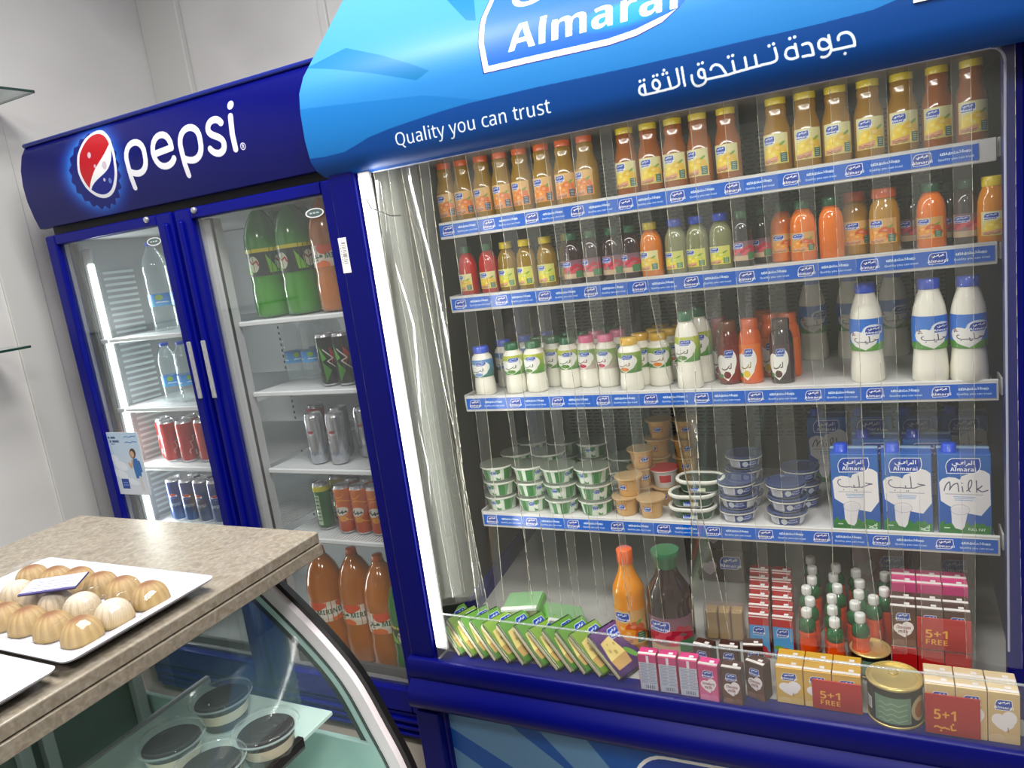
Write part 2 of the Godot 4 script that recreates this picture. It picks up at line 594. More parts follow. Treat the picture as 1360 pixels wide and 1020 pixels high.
func header_art(im: Image) -> void:
	# 1.31 m wide from x = -2.487, 0.29 m tall from y = 1.69
	var k := im.get_width() / 1.31
	var w := func(x: float, y: float) -> Vector2: return Vector2((x + 2.487) * k, im.get_height() - (y - 1.69) * k)
	im.fill(Color(0.016, 0.035, 0.37))
	# the printed light-blue bloom behind the bottle top
	for i in 26:
		var t := i / 25.0
		oval(im, w.call(-2.135, 1.825), 0.2 * k * (1.0 - 0.42 * t), 0.17 * k * (1.0 - 0.36 * t), Color(0.016, 0.035, 0.37).lerp(Color(0.16, 0.42, 0.82), t * t))
	var c: Vector2 = w.call(-2.128, 1.825)
	var teeth := PackedVector2Array()
	for i in 84:
		var a := TAU * i / 84
		var rr := (0.112 + 0.006 * cos(a * 21)) * k
		teeth.append(c + Vector2(cos(a) * rr, sin(a) * rr))
	poly(im, teeth, Color(0.04, 0.10, 0.45))
	var g: Vector2 = w.call(-2.113, 1.84)
	oval(im, g, 0.09 * k, 0.1 * k, Color(0.9, 0.9, 0.93))
	var inner := func(x: float, y: float) -> Vector2: return g + Vector2(x * 0.079, y * 0.089) * k
	oval(im, g, 0.079 * k, 0.089 * k, Color(0.93, 0.93, 0.95))
	var red := PackedVector2Array()
	for i in 25:
		var a := lerpf(2.36, 5.72, i / 24.0)
		red.append(inner.call(cos(a), sin(a)))
	for i in range(1, 9):
		var t := i / 9.0
		var p := Vector2(cos(5.72), sin(5.72)).bezier_interpolate(Vector2(0.45, -0.1), Vector2(-0.3, 0.1), Vector2(cos(2.36), sin(2.36)), t)
		red.append(inner.call(p.x, p.y))
	poly(im, red, Color(0.72, 0.08, 0.13))
	var low := PackedVector2Array()
	for i in 25:
		var a := lerpf(-0.35, 2.28, i / 24.0)
		low.append(inner.call(cos(a), sin(a)))
	for i in range(1, 12):
		var t := i / 12.0
		var p := Vector2(cos(2.28), sin(2.28)).bezier_interpolate(Vector2(-0.1, 0.28), Vector2(0.95, 0.5), Vector2(cos(-0.35), sin(-0.35)), t)
		low.append(inner.call(p.x, p.y))
	poly(im, low, Color(0.05, 0.10, 0.50))
	for d in [[-0.35, -0.35, 0.1], [-0.1, 0.05, 0.06], [0.45, 0.1, 0.13], [0.55, 0.62, 0.09], [0.25, 0.55, 0.06]]:
		var p: Vector2 = inner.call(d[0], d[1])
		oval(im, p, d[2] * 0.08 * k, d[2] * 0.09 * k, Color(0.80, 0.74, 0.80) if d[0] < 0.5 else Color(0.35, 0.45, 0.75))
	var to := Transform2D(0, Vector2(k, -k), 0, Vector2(2.487 * k, im.get_height() + 1.69 * k))
	var white := Color(0.9, 0.9, 0.93)
	var lw := 0.0185 * k
	pen(im, "M -1.975 1.751 L -1.976 1.835 C -1.976 1.886 -1.896 1.886 -1.896 1.832 C -1.896 1.78 -1.945 1.778 -1.973 1.796", to, lw, white)
	pen(im, "M -1.860 1.826 L -1.783 1.832 C -1.785 1.888 -1.862 1.888 -1.861 1.832 C -1.861 1.776 -1.8 1.78 -1.783 1.802", to, lw, white)
	pen(im, "M -1.746 1.751 L -1.747 1.835 C -1.747 1.886 -1.668 1.886 -1.668 1.832 C -1.668 1.78 -1.716 1.778 -1.744 1.796", to, lw, white)
	pen(im, "M -1.583 1.863 C -1.6 1.885 -1.636 1.876 -1.634 1.853 C -1.63 1.832 -1.586 1.832 -1.584 1.81 C -1.584 1.782 -1.622 1.78 -1.638 1.803", to, lw, white)
	pen(im, "M -1.547 1.788 L -1.546 1.872 D -1.546 1.902", to, lw, white, 1.25)
	pen(im, "O -1.519 1.79 0.0085 0.0085 M -1.521 1.786 L -1.521 1.795 L -1.517 1.793 L -1.517 1.786", to, 0.0025 * k, white)

func emblem_art(im: Image) -> void:
	im.fill(Color(0.93, 0.94, 0.95))
	var s := Vector2(im.get_size())
	oval(im, s / 2, s.x * 0.42, s.y * 0.38, Color(0.34, 0.42, 0.42))
	for i in 3:
		im.fill_rect(Rect2i(int(s.x * (0.24 + i * 0.18)), int(s.y * 0.42), int(s.x * 0.13), int(s.y * 0.16)), Color(0.8, 0.83, 0.85))

func bar_art(im: Image) -> void:
	im.fill(Color(0.93, 0.93, 0.92))
	var w := im.get_width()
	var h := im.get_height()
	for i in 26:
		if (i * 7 + i / 3) % 5 < 3:
			im.fill_rect(Rect2i(int(w * 0.35), int(h * (0.14 + 0.024 * i)), int(w * 0.5), int(h * 0.014)), Color(0.08, 0.08, 0.1))
	for i in 7:
		im.fill_rect(Rect2i(int(w * 0.14), int(h * (0.2 + 0.08 * i)), int(w * 0.1), int(h * 0.035)), Color(0.4, 0.4, 0.4))

func poster_art(im: Image) -> void:
	shade(im, Color(0.72, 0.82, 0.91), Color(0.84, 0.86, 0.90))
	var k := im.get_width() / 100.0
	for s in [[30, 80, 34, 18], [20, 100, 40, 16], [55, 118, 30, 12], [12, 62, 24, 14]]:
		oval(im, Vector2(s[0], s[1]) * k, s[2] * k * 0.6, s[3] * k * 0.6, Color(0.88, 0.91, 0.95), 0.3)
	for r in [[9, 10, 5], [17, 10, 14], [12, 19, 5], [20, 19, 20], [14, 27, 12]]: # headline too blurred to read
		im.fill_rect(Rect2i(int(r[0] * k), int(r[1] * k), int(r[2] * k), int((5 if r[1] < 25 else 2) * k)), Color(0.30, 0.36, 0.52))
	for i in 2:
		pen(im, "M 58 12 C 66 6 72 16 80 9 L 92 10", Transform2D(0, Vector2(k, k), 0, Vector2(0, i * 13 * k)), 2.0 * k, Color(0.3, 0.5, 0.75))
	# a woman in a blue top
	poly(im, PackedVector2Array([Vector2(70, 62) * k, Vector2(82, 62) * k, Vector2(88, 84) * k, Vector2(84, 110) * k, Vector2(68, 110) * k, Vector2(66, 82) * k]), Color(0.16, 0.42, 0.70))
	stroke(im, PackedVector2Array([Vector2(68, 66) * k, Vector2(60, 84) * k, Vector2(56, 74) * k]), 5 * k, Color(0.80, 0.62, 0.50))
	stroke(im, PackedVector2Array([Vector2(86, 70) * k, Vector2(88, 92) * k]), 6 * k, Color(0.16, 0.42, 0.70))
	stroke(im, PackedVector2Array([Vector2(80, 108) * k, Vector2(82, 138) * k]), 8 * k, Color(0.82, 0.80, 0.80))
	oval(im, Vector2(73, 50) * k, 9 * k, 12 * k, Color(0.22, 0.15, 0.13), 0.3)
	oval(im, Vector2(71, 52) * k, 6 * k, 8 * k, Color(0.82, 0.64, 0.52))
	im.fill_rect(Rect2i(int(20 * k), int(112 * k), int(22 * k), int(24 * k)), Color(0.12, 0.25, 0.60))
	for i in 2:
		im.fill_rect(Rect2i(int(24 * k), int((120 + i * 6) * k), int(14 * k), int(2.5 * k)), Color(0.45, 0.58, 0.85))

func fridge() -> void:
	var blue := mat("fridgeblue", BLUE, 0.38, 0, {"metallic_specular": 0.3})
	var liner := mat("liner", Color(0.68, 0.69, 0.70), 0.4)
	var f = thing("drinks_fridge", "tall blue two-door drinks fridge with a curved header, beside the open cooler", "fridge")
	part(f, "side_panel", rbox(Vector3(0.035, 1.66, 0.68), 0.006), blue, Vector3(-2.46, 0.83, -0.54))
	part(f, "side_panel", rbox(Vector3(0.035, 1.66, 0.68), 0.006), blue, Vector3(-1.197, 0.83, -0.54))
	part(f, "back_liner", rbox(Vector3(1.24, 1.6, 0.03), 0.004), liner, Vector3(-1.828, 0.84, -0.86))
	for x in [-2.436, -1.221]:
		part(f, "inner_liner", rbox(Vector3(0.01, 1.56, 0.64), 0.002), liner, Vector3(x, 0.86, -0.53))
	part(f, "roof_liner", rbox(Vector3(1.24, 0.04, 0.66), 0.004), liner, Vector3(-1.828, 1.66, -0.53))
	part(f, "base", rbox(Vector3(1.29, 0.12, 0.68), 0.006), liner, Vector3(-1.828, 0.07, -0.53))
	part(f, "centre_post", rbox(Vector3(0.045, 1.5, 0.05), 0.004), liner, Vector3(-1.785, 0.88, -0.21))
	var pilaster := begin()
	for x in [-2.21, -1.6]:
		for i in 60:
			var y := 0.2 + i * 0.0238
			quad(pilaster, [Vector3(x - 0.004, y, 0), Vector3(x + 0.004, y, 0), Vector3(x + 0.004, y + 0.011, 0), Vector3(x - 0.004, y + 0.011, 0)], [Vector3.BACK, Vector3.BACK, Vector3.BACK, Vector3.BACK])
	var ps := part(f, "shelf_slots", pilaster.commit(), mat("slotdark", Color(0.12, 0.12, 0.12), 0.7), Vector3(0, 0, -0.843))
	ps.set_meta("kind", "stuff")
	# header
	var prof := [Vector2(-0.165, 1.69), Vector2(-0.148, 1.692), Vector2(-0.137, 1.73), Vector2(-0.128, 1.78), Vector2(-0.126, 1.83), Vector2(-0.132, 1.88), Vector2(-0.146, 1.925), Vector2(-0.165, 1.955), Vector2(-0.19, 1.966), Vector2(-0.24, 1.968)]
	part(f, "header_sign", sweep_x(prof, -2.487, -1.177, func(p): return 1.0 - clampf((p.y - 1.69) / 0.29, 0, 1), true), printed("headerart", header_art, 1310, 290, 0.25, {"metallic_specular": 0.35}))
	part(f, "header_trim", tube([Vector3(-2.487, 1.958, -0.163), Vector3(-1.177, 1.958, -0.163)], 0.007), mat("trimblue", Color(0.05, 0.12, 0.48), 0.3))
	part(f, "header_box", rbox(Vector3(1.3, 0.27, 0.5), 0.01), blue, Vector3(-1.832, 1.822, -0.43))
	part(f, "shadow_gap", rbox(Vector3(1.28, 0.03, 0.04), 0.002), mat("gap", Color(0.02, 0.02, 0.06), 0.6), Vector3(-1.83, 1.679, -0.2))
	part(f, "grille_panel", rbox(Vector3(1.27, 0.075, 0.03), 0.004), blue, Vector3(-1.83, 0.06, -0.17))
	for i in 3:
		part(f, "grille_slat", rbox(Vector3(1.2, 0.012, 0.012), 0.003), blue, Vector3(-1.83, 0.03 + i * 0.024, -0.15))
	var pane := clear("doorglass", Color(0.75, 0.85, 0.85), 0.015)
	var gasket := mat("gasket", Color(0.05, 0.05, 0.06), 0.5)
	var alu := mat("alu", Color(0.75, 0.76, 0.78), 0.3, 0.7)
	var plate := mat("plate", Color(0.74, 0.75, 0.77), 0.4, 0.2, {"detail_enabled": true, "detail_blend_mode": BaseMaterial3D.BLEND_MODE_MUL, "detail_albedo": noise_tex(0.05, [[0.3, Color(0.8, 0.8, 0.8)], [0.7, Color(1, 1, 1)]], 5, 3, 128)})
	for s in [[-2.477, -1.872, 1], [-1.858, -1.19, -1]]:
		var d := Node3D.new()
		d.name = "door"
		f.add_child(d, true)
		var w: float = s[1] - s[0]
		var mid: float = (s[0] + s[1]) / 2
		var hinge: float = 0.05
		var stile: float = 0.066
		var lx: float = stile if s[2] < 0 else hinge
		var rx: float = stile if s[2] > 0 else 0.115
		part(d, "stile", rbox(Vector3(lx, 1.56, 0.04), 0.005), blue, Vector3(s[0] + lx / 2, 0.885, -0.168))
		part(d, "stile", rbox(Vector3(rx, 1.56, 0.04), 0.005), blue, Vector3(s[1] - rx / 2, 0.885, -0.168))
		part(d, "top_rail", rbox(Vector3(w - lx - rx, 0.032, 0.039), 0.004), blue, Vector3(mid + (lx - rx) / 2, 1.649, -0.168))
		part(d, "bottom_rail", rbox(Vector3(w - lx - rx, 0.075, 0.039), 0.004), blue, Vector3(mid + (lx - rx) / 2, 0.143, -0.168))
		var gx0: float = s[0] + lx
		var gx1: float = s[1] - rx
		part(d, "glass_pane", rbox(Vector3(gx1 - gx0, 1.455, 0.006), 0.001), pane, Vector3((gx0 + gx1) / 2, 0.906, -0.166))
		part(d, "spacer", rbox(Vector3(0.006, 1.45, 0.012), 0.001), alu, Vector3(gx0 + 0.004, 0.906, -0.18))
		part(d, "gasket", rbox(Vector3(0.024, 1.45, 0.014), 0.002), gasket, Vector3(gx0 + 0.018, 0.906, -0.196))
		part(d, "spacer", rbox(Vector3(gx1 - gx0, 0.006, 0.012), 0.001), alu, Vector3((gx0 + gx1) / 2, 0.19, -0.18))
		part(d, "gasket", rbox(Vector3(gx1 - gx0, 0.03, 0.014), 0.002), mat("gasketgrey", Color(0.3, 0.31, 0.32), 0.5), Vector3((gx0 + gx1) / 2, 0.205, -0.196))
		var hx: float = s[1] - 0.022 if s[2] > 0 else s[0] + 0.026
		part(d, "grip_ridge", rbox(Vector3(0.022, 1.5, 0.02), 0.008), blue, Vector3(hx, 0.885, -0.145))
		part(d, "handle_plate", rbox(Vector3(0.017, 0.178, 0.006), 0.002), plate, Vector3(hx, 1.19, -0.134))
		var lk := part(d, "lock", lathe([Vector2(0.009, 0), Vector2(0.009, 0.006), Vector2(0.007, 0.009), Vector2(0, 0.0095)], 16), alu, Vector3(s[1] - 0.1 if s[2] > 0 else s[0] + 0.09, 1.655, -0.148), Vector3(PI / 2, 0, 0))
		lk.set_meta("label", "small round steel lock")
		var em := begin()
		var c := Vector3(s[1] - rx - 0.042, 1.59, -0.161)
		for i in 28:
			var a := TAU * i / 28
			var b := TAU * (i + 1) / 28
			var pp := [c, c + Vector3(cos(a) * 0.032, sin(a) * 0.0125, 0), c + Vector3(cos(b) * 0.032, sin(b) * 0.0125, 0)]
			quad(em, pp, [Vector3.BACK, Vector3.BACK, Vector3.BACK], [Vector2(0.5, 0.5), Vector2(0.5 + cos(a) / 2, 0.5 - sin(a) / 2), Vector2(0.5 + cos(b) / 2, 0.5 - sin(b) / 2)])
		part(d, "emblem", em.commit(), printed("emblemart", emblem_art, 128, 64))
	# lamp behind the hinge side
	part(f, "lamp_channel", rbox(Vector3(0.035, 1.42, 0.02), 0.004), liner, Vector3(-2.405, 0.9, -0.235), Vector3(0, 0.5, 0))
	part(f, "lamp_tube", rbox(Vector3(0.022, 1.32, 0.012), 0.004), glow("fridgelamp", Color(0.93, 1.0, 0.97), 7.0), Vector3(-2.392, 0.9, -0.228), Vector3(0, 0.5, 0))
	area("fridge_lamp", Vector3(-2.381, 0.9, -0.221), Vector3(0.75, 0, -0.6), Vector2(0.02, 1.3), 1.5, Color(0.97, 1.0, 0.98))
	var ribs := begin()
	for i in 62:
		var y := 0.24 + i * 0.021
		var b := Vector3(-2.429, y, -0.29)
		quad(ribs, [b, b + Vector3(0, 0.009, 0), b + Vector3(0.004, 0.009, -0.12), b + Vector3(0.004, 0, -0.12)], [Vector3.RIGHT, Vector3.RIGHT, Vector3.RIGHT, Vector3.RIGHT])
	var rb := part(f, "lamp_ribs", ribs.commit(), mat("ribs", Color(0.86, 0.9, 0.9), 0.25))
	rb.set_meta("kind", "stuff")
	# shelves
	var wire := mat("wire", Color(0.82, 0.84, 0.85), 0.4)
	var names := ["topmost", "second", "third", "fourth"]
	for side in 2:
		for i in 4:
			var y: float = [[1.305, 1.06, 0.85, 0.625], [1.318, 1.098, 0.85, 0.622]][side][i]
			var x0: float = [-2.425, -1.76][side]
			var x1: float = [-1.81, -1.235][side]
			var o = thing("wire_shelf", "%s white wire shelf down behind the %s fridge door" % [names[i], ["lamp-side", "cooler-side"][side]], "shelf", Vector3((x0 + x1) / 2, y, -0.5), 0, "wire shelves in the glass-door fridge")
			var st := begin()
			for j in 46:
				var x := lerpf(x0, x1, (j + 0.5) / 46) - (x0 + x1) / 2
				quad(st, [Vector3(x - 0.0035, -0.004, -0.3), Vector3(x + 0.0035, -0.004, -0.3), Vector3(x + 0.0035, -0.004, 0.275), Vector3(x - 0.0035, -0.004, 0.275)], [Vector3.UP, Vector3.UP, Vector3.UP, Vector3.UP])
				quad(st, [Vector3(x - 0.0035, -0.009, -0.3), Vector3(x - 0.0035, -0.004, -0.3), Vector3(x - 0.0035, -0.004, 0.275), Vector3(x - 0.0035, -0.009, 0.275)], [Vector3.LEFT, Vector3.LEFT, Vector3.LEFT, Vector3.LEFT])
				quad(st, [Vector3(x + 0.0035, -0.009, -0.3), Vector3(x + 0.0035, -0.004, -0.3), Vector3(x + 0.0035, -0.004, 0.275), Vector3(x + 0.0035, -0.009, 0.275)], [Vector3.RIGHT, Vector3.RIGHT, Vector3.RIGHT, Vector3.RIGHT])
			var g := part(o, "wires", st.commit(), wire)
			g.set_meta("kind", "stuff")
			part(o, "front_bar", rbox(Vector3(x1 - x0, 0.016, 0.012), 0.004), wire, Vector3(0, -0.01, 0.28))
			part(o, "cross_bar", rbox(Vector3(x1 - x0, 0.006, 0.008), 0.002), wire, Vector3(0, -0.012, 0.0))
	var poster := solo("sticker", rbox(Vector3(0.172, 0.226, 0.0012), 0.0004, printed("posterart", poster_art, 200, 300), mat("paper", Color(0.93, 0.93, 0.92), 0.6)), null, Vector3(-2.352, 0.874, -0.1618), "pale blue poster of a woman in a blue top, stuck inside the fridge door", "sticker")
	poster.material_override = null

# ---------------------------------------------------------------- the open cooler
func canopy_art(im: Image) -> void:
	# 1.51 m wide from x = -1.195; 0.56 m of front measured upwards from the lower lip (y = 1.645)
	var k := im.get_width() / 1.51
	var hh := im.get_height()
	var w := func(x: float, y: float) -> Vector2: return Vector2((x + 1.195) * k, hh - (y - 1.645) * k)
	shade(im, Color(0.29, 0.54, 0.68), Color(0.10, 0.43, 0.72), 0, int(hh - 0.06 * k))
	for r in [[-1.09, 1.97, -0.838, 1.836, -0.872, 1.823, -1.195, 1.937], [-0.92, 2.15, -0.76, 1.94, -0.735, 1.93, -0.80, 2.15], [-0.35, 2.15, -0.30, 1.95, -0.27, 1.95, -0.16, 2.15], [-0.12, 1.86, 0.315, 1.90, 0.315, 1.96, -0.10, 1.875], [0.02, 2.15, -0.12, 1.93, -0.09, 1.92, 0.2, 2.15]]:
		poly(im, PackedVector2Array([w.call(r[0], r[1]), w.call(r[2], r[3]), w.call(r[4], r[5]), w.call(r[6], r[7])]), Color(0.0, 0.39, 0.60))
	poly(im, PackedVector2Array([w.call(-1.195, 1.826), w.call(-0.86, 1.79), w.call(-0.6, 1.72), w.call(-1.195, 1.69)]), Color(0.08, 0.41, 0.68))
	var band := PackedVector2Array()
	for q in [[-1.195, 1.714], [-1.15, 1.711], [-1.09, 1.712], [-1.05, 1.722], [-1.018, 1.731], [-0.96, 1.739], [-0.9, 1.744], [-0.82, 1.75], [-0.754, 1.753], [-0.6, 1.753], [-0.404, 1.749], [-0.079, 1.748], [0.0, 1.75], [0.05, 1.76], [0.07, 1.78], [0.09, 1.81], [0.13, 1.87], [0.315, 2.0], [0.315, 1.6], [-1.195, 1.6]]:
		band.append(w.call(q[0], q[1]))
	poly(im, band, Color(0.01, 0.24, 0.52))
	# badge
	var lo: Vector2 = w.call(-0.715, 2.06)
	var hi: Vector2 = w.call(-0.298, 1.8)
	var outer := func(g: float) -> PackedVector2Array:
		var p := PackedVector2Array()
		for q in [[-0.709 + g, 1.803 + g], [-0.598, 1.801 + g], [-0.443, 1.797 + g], [-0.39, 1.801 + g], [-0.34, 1.813 + g * 0.9], [-0.309 - g * 0.5, 1.832 + g * 0.6], [-0.288 - g * 0.9, 1.866], [-0.280 - g, 1.92], [-0.278 - g, 1.99], [-0.282 - g, 2.062 - g], [-0.6, 2.064 - g], [-0.66, 2.058 - g], [-0.695 + g * 0.7, 2.035 - g * 0.7], [-0.712 + g, 2.0], [-0.721 + g, 1.934], [-0.718 + g, 1.87]]:
			p.append(w.call(q[0], q[1]))
		return p
	poly(im, outer.call(-0.002), Color(0.16, 0.12, 0.45))
	poly(im, outer.call(0.0), Color.WHITE)
	poly(im, outer.call(0.011), Color(0.12, 0.36, 0.80))
	for i in 12:
		oval(im, w.call(-0.41, 1.845), (0.115 - i * 0.006) * k, (0.028 - i * 0.001) * k, Color(0.12, 0.36, 0.80).lerp(Color(0.07, 0.52, 0.90), i / 11.0))
	words(im, "Almarai", w.call(-0.652, 1.831), 0.074 * k, Color.WHITE, 0, true, 1.24, Transform2D(), 0.06)
	pen(im, ALM.split(" D ")[0], Transform2D(0, Vector2(0.0033, 0.0032) * k, 0, w.call(-0.665, 2.058)), 0.0135 * k, Color.WHITE)
	words(im, "Quality you can trust", w.call(-0.947, 1.7), 0.0385 * k, Color(0.93, 0.95, 0.98), 0, false, 0.367 / 0.0385 / 9.15)
	# the same promise in Arabic, set out in the sign's own slanted draughting grid
	var u := 0.000302 * k
	var to := Transform2D(Vector2(u, u * 0.19), Vector2(0, u * 1.02), w.call(-0.396, 1.7) - Vector2(80 * u, 80 * u * 0.19 + 400 * u * 1.02))
	arabic_motto(im, to, 15.0 * u, Color(0.93, 0.95, 0.98))

func arabic_motto(im: Image, to: Transform2D, w: float, c: Color) -> void:
	pen(im, "M 118 345 L 122 405 C 90 412 78 395 86 372 C 92 350 112 352 120 358 M 122 405 L 190 392 D 95 327 D 121 321 O 193 348 22 26 M 190 392 L 200 376 M 190 390 L 280 372 L 270 308 D 181 300 D 204 294 D 240 290 D 264 284 D 249 268 M 280 372 C 320 362 335 355 333 330 L 326 262 M 357 255 L 364 356", to, w, c, 1.2)
	pen(im, "M 410 300 C 408 345 420 362 445 360 C 480 352 492 335 490 322 L 484 275 C 470 255 445 275 452 300 C 458 318 480 318 488 306 M 490 324 L 628 298 L 660 288 L 652 228 D 456 239 D 480 232 M 525 270 C 530 240 575 235 590 262 L 612 298 M 655 290 L 728 272 L 722 210 M 728 272 L 785 258 L 778 200 M 785 258 L 840 246 C 890 238 898 228 896 205 L 888 165 D 630 204 D 655 197 D 858 152 D 882 143", to, w, c, 1.2)
	pen(im, "M 996 148 L 1006 214 C 960 238 935 215 944 190 C 950 160 990 158 1000 172 D 970 118 D 996 111 M 1035 152 C 1072 135 1080 150 1084 178 L 1088 205 L 1032 213 M 1170 110 L 1180 178 C 1176 208 1150 225 1128 218 M 1174 150 C 1150 108 1108 130 1118 165 C 1125 190 1165 182 1176 160 M 1180 186 L 1298 165 C 1300 120 1280 92 1248 98 C 1222 104 1215 118 1218 134 D 1248 204", to, w, c, 1.2)

func rail_art(im: Image) -> void:
	var s := Vector2(im.get_size())
	im.fill(Color(0.05, 0.37, 0.78))
	badge(im, Rect2(s.x * 0.08, s.y * 0.14, s.x * 0.27, s.y * 0.72))
	var u := s.x * 0.43 / 1240.0
	arabic_motto(im, Transform2D(Vector2(u, u * 0.19), Vector2(0, u), Vector2(s.x * 0.47 - 80 * u, s.y * 0.40 - 415 * u)), 30 * u, Color(0.86, 0.92, 0.98))
	words(im, "Quality you can trust", Vector2(s.x * 0.69, s.y * 0.76), s.y * 0.185, Color(0.86, 0.92, 0.98), 0.5, true)

func low_art(im: Image) -> void:
	var k := im.get_width() / 1.345
	var w := func(x: float, y: float) -> Vector2: return Vector2((x + 1.095) * k, (0.265 - y) * k)
	im.fill(Color(0.03, 0.33, 0.66))
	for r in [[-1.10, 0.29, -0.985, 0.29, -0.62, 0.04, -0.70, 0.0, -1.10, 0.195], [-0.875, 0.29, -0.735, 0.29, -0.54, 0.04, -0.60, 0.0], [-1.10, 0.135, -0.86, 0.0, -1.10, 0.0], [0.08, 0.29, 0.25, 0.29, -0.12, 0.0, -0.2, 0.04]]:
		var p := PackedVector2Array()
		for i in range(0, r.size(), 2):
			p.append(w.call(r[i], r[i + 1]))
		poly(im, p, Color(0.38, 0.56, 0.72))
	var a: Vector2 = w.call(-0.585, 0.228)
	badge(im, Rect2(a, Vector2(0.36, 0.19) * k))

func deck(z: float) -> float:
	return 0.402 + 0.15 * maxf(0.0, -z - 0.06)

func cooler() -> void:
	var blue := mat("coolerblue", Color(0.008, 0.025, 0.38), 0.34, 0, {"metallic_specular": 0.32})
	var grey := mat("coolergrey", Color(0.42, 0.42, 0.40), 0.5)
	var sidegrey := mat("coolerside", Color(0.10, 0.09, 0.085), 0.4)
	var f = thing("open_cooler", "wide open-front blue dairy cooler with a curved light blue sign canopy", "cooler")
	part(f, "side_panel", rbox(Vector3(0.08, 1.68, 0.8), 0.008), blue, Vector3(-1.127, 0.84, -0.41))
	part(f, "side_panel", rbox(Vector3(0.075, 1.68, 0.7), 0.008), blue, Vector3(0.2525, 0.84, -0.45))
	part(f, "inner_post", rbox(Vector3(0.03, 1.3, 0.03), 0.004), blue, Vector3(0.205, 1.05, -0.115))
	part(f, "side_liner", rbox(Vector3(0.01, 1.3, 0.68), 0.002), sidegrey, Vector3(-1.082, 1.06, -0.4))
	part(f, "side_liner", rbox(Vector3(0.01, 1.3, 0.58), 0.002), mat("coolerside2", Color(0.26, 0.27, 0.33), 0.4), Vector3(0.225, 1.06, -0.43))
	part(f, "back_panel", rbox(Vector3(1.31, 1.26, 0.03), 0.003), grey, Vector3(-0.43, 1.07, -0.735))
	part(f, "roof_liner", rbox(Vector3(1.31, 0.03, 0.7), 0.003), grey, Vector3(-0.43, 1.685, -0.38))
	part(f, "corner_post", rbox(Vector3(0.045, 1.2, 0.04), 0.004), blue, Vector3(-1.045, 1.05, -0.70))
	var slots := begin()
	for r in 24:
		for c in 40:
			if c % 10 == 9:
				continue
			for y in [1.40, 1.085, 0.80]:
				var p := Vector3(-0.925 + c * 0.0275 + (r % 2) * 0.005, y + r * 0.0105, 0)
				quad(slots, [p, p + Vector3(0.019, 0, 0), p + Vector3(0.019, 0.0042, 0), p + Vector3(0, 0.0042, 0)], [Vector3.BACK, Vector3.BACK, Vector3.BACK, Vector3.BACK])
	var so := part(f, "air_slots", slots.commit(), mat("slotdark", Color(0.12, 0.12, 0.12), 0.7), Vector3(0, 0, -0.7185))
	so.set_meta("kind", "stuff")
	for x in [-0.955, -0.662, -0.36, -0.06, 0.15]:
		part(f, "shelf_upright", rbox(Vector3(0.02, 1.2, 0.014), 0.002), mat("upright", Color(0.13, 0.13, 0.13), 0.5), Vector3(x, 1.05, -0.714))
	# sloping deck of the bin
	var dk := [Vector2(-0.715, 0.30), Vector2(-0.72, deck(-0.72) - 0.002), Vector2(-0.06, 0.40), Vector2(-0.012, 0.40)]
	part(f, "bin_deck", sweep_x([dk[3], dk[2], dk[1], dk[0]], -1.085, 0.215, func(p): return p.z, false), mat("bindeck", Color(0.62, 0.62, 0.60), 0.45))
	part(f, "front_ledge", rbox(Vector3(1.295, 0.006, 0.05), 0.002), blue, Vector3(-0.43, 0.3985, -0.032))
	part(f, "kick_strip", rbox(Vector3(0.006, 0.07, 0.66), 0.002), blue, Vector3(-1.074, 0.475, -0.39), Vector3(0.15, 0, 0))
	# front bumper and lower panel
	var bump := [Vector2(-0.04, 0.262), Vector2(0.008, 0.264), Vector2(0.024, 0.272), Vector2(0.032, 0.290), Vector2(0.030, 0.310), Vector2(0.020, 0.328), Vector2(0.008, 0.340), Vector2(0.003, 0.346), Vector2(0.006, 0.352), Vector2(0.005, 0.399), Vector2(0.0, 0.404), Vector2(-0.014, 0.404), Vector2(-0.016, 0.39)]
	part(f, "bumper", sweep_x(bump, -1.167, 0.315, func(p): return p.y), blue)
	part(f, "lower_body", rbox(Vector3(1.44, 0.22, 0.66), 0.006), blue, Vector3(-0.43, 0.13, -0.38))
	part(f, "lower_panel", rbox(Vector3(1.345, 0.26, 0.01), 0.002, printed("lowart", low_art, 1345, 260, 0.4), blue), null, Vector3(-0.4225, 0.135, -0.032))
	part(f, "lower_post", rbox(Vector3(0.07, 0.25, 0.06), 0.004), blue, Vector3(-1.132, 0.125, -0.02))
	# canopy
	var can := [Vector2(-0.09, 1.668), Vector2(-0.05, 1.65), Vector2(-0.028, 1.645), Vector2(-0.012, 1.652), Vector2(0.0, 1.668), Vector2(0.006, 1.69), Vector2(0.009, 1.74), Vector2(0.008, 1.80), Vector2(0.0, 1.845), Vector2(-0.022, 1.885), Vector2(-0.07, 1.94), Vector2(-0.14, 2.02), Vector2(-0.21, 2.10), Vector2(-0.26, 2.135), Vector2(-0.34, 2.15)]
	var arc := [0.0]
	for i in range(1, can.size()):
		arc.append(arc[i - 1] + can[i].distance_to(can[i - 1]))
	var off: float = arc[2]
	var v_of := func(p: Vector3) -> float:
		var best := 0.0
		var near := INF
		for i in can.size() - 1:
			var q := Geometry2D.get_closest_point_to_segment(Vector2(p.z, p.y), can[i], can[i + 1])
			if q.distance_to(Vector2(p.z, p.y)) < near:
				near = q.distance_to(Vector2(p.z, p.y))
				best = arc[i] + q.distance_to(can[i]) - off
		return 1.0 - clampf(best / 0.56, 0.002, 0.998)
	var inset := func(q: Vector2) -> float:
		var t := clampf((1.72 - q.y) / 0.075, 0, 1)
		return 0.04 * (1.0 - sqrt(1.0 - t * t)) if q.y < 1.72 else maxf(0.0, (q.y - 1.86)) * 0.12
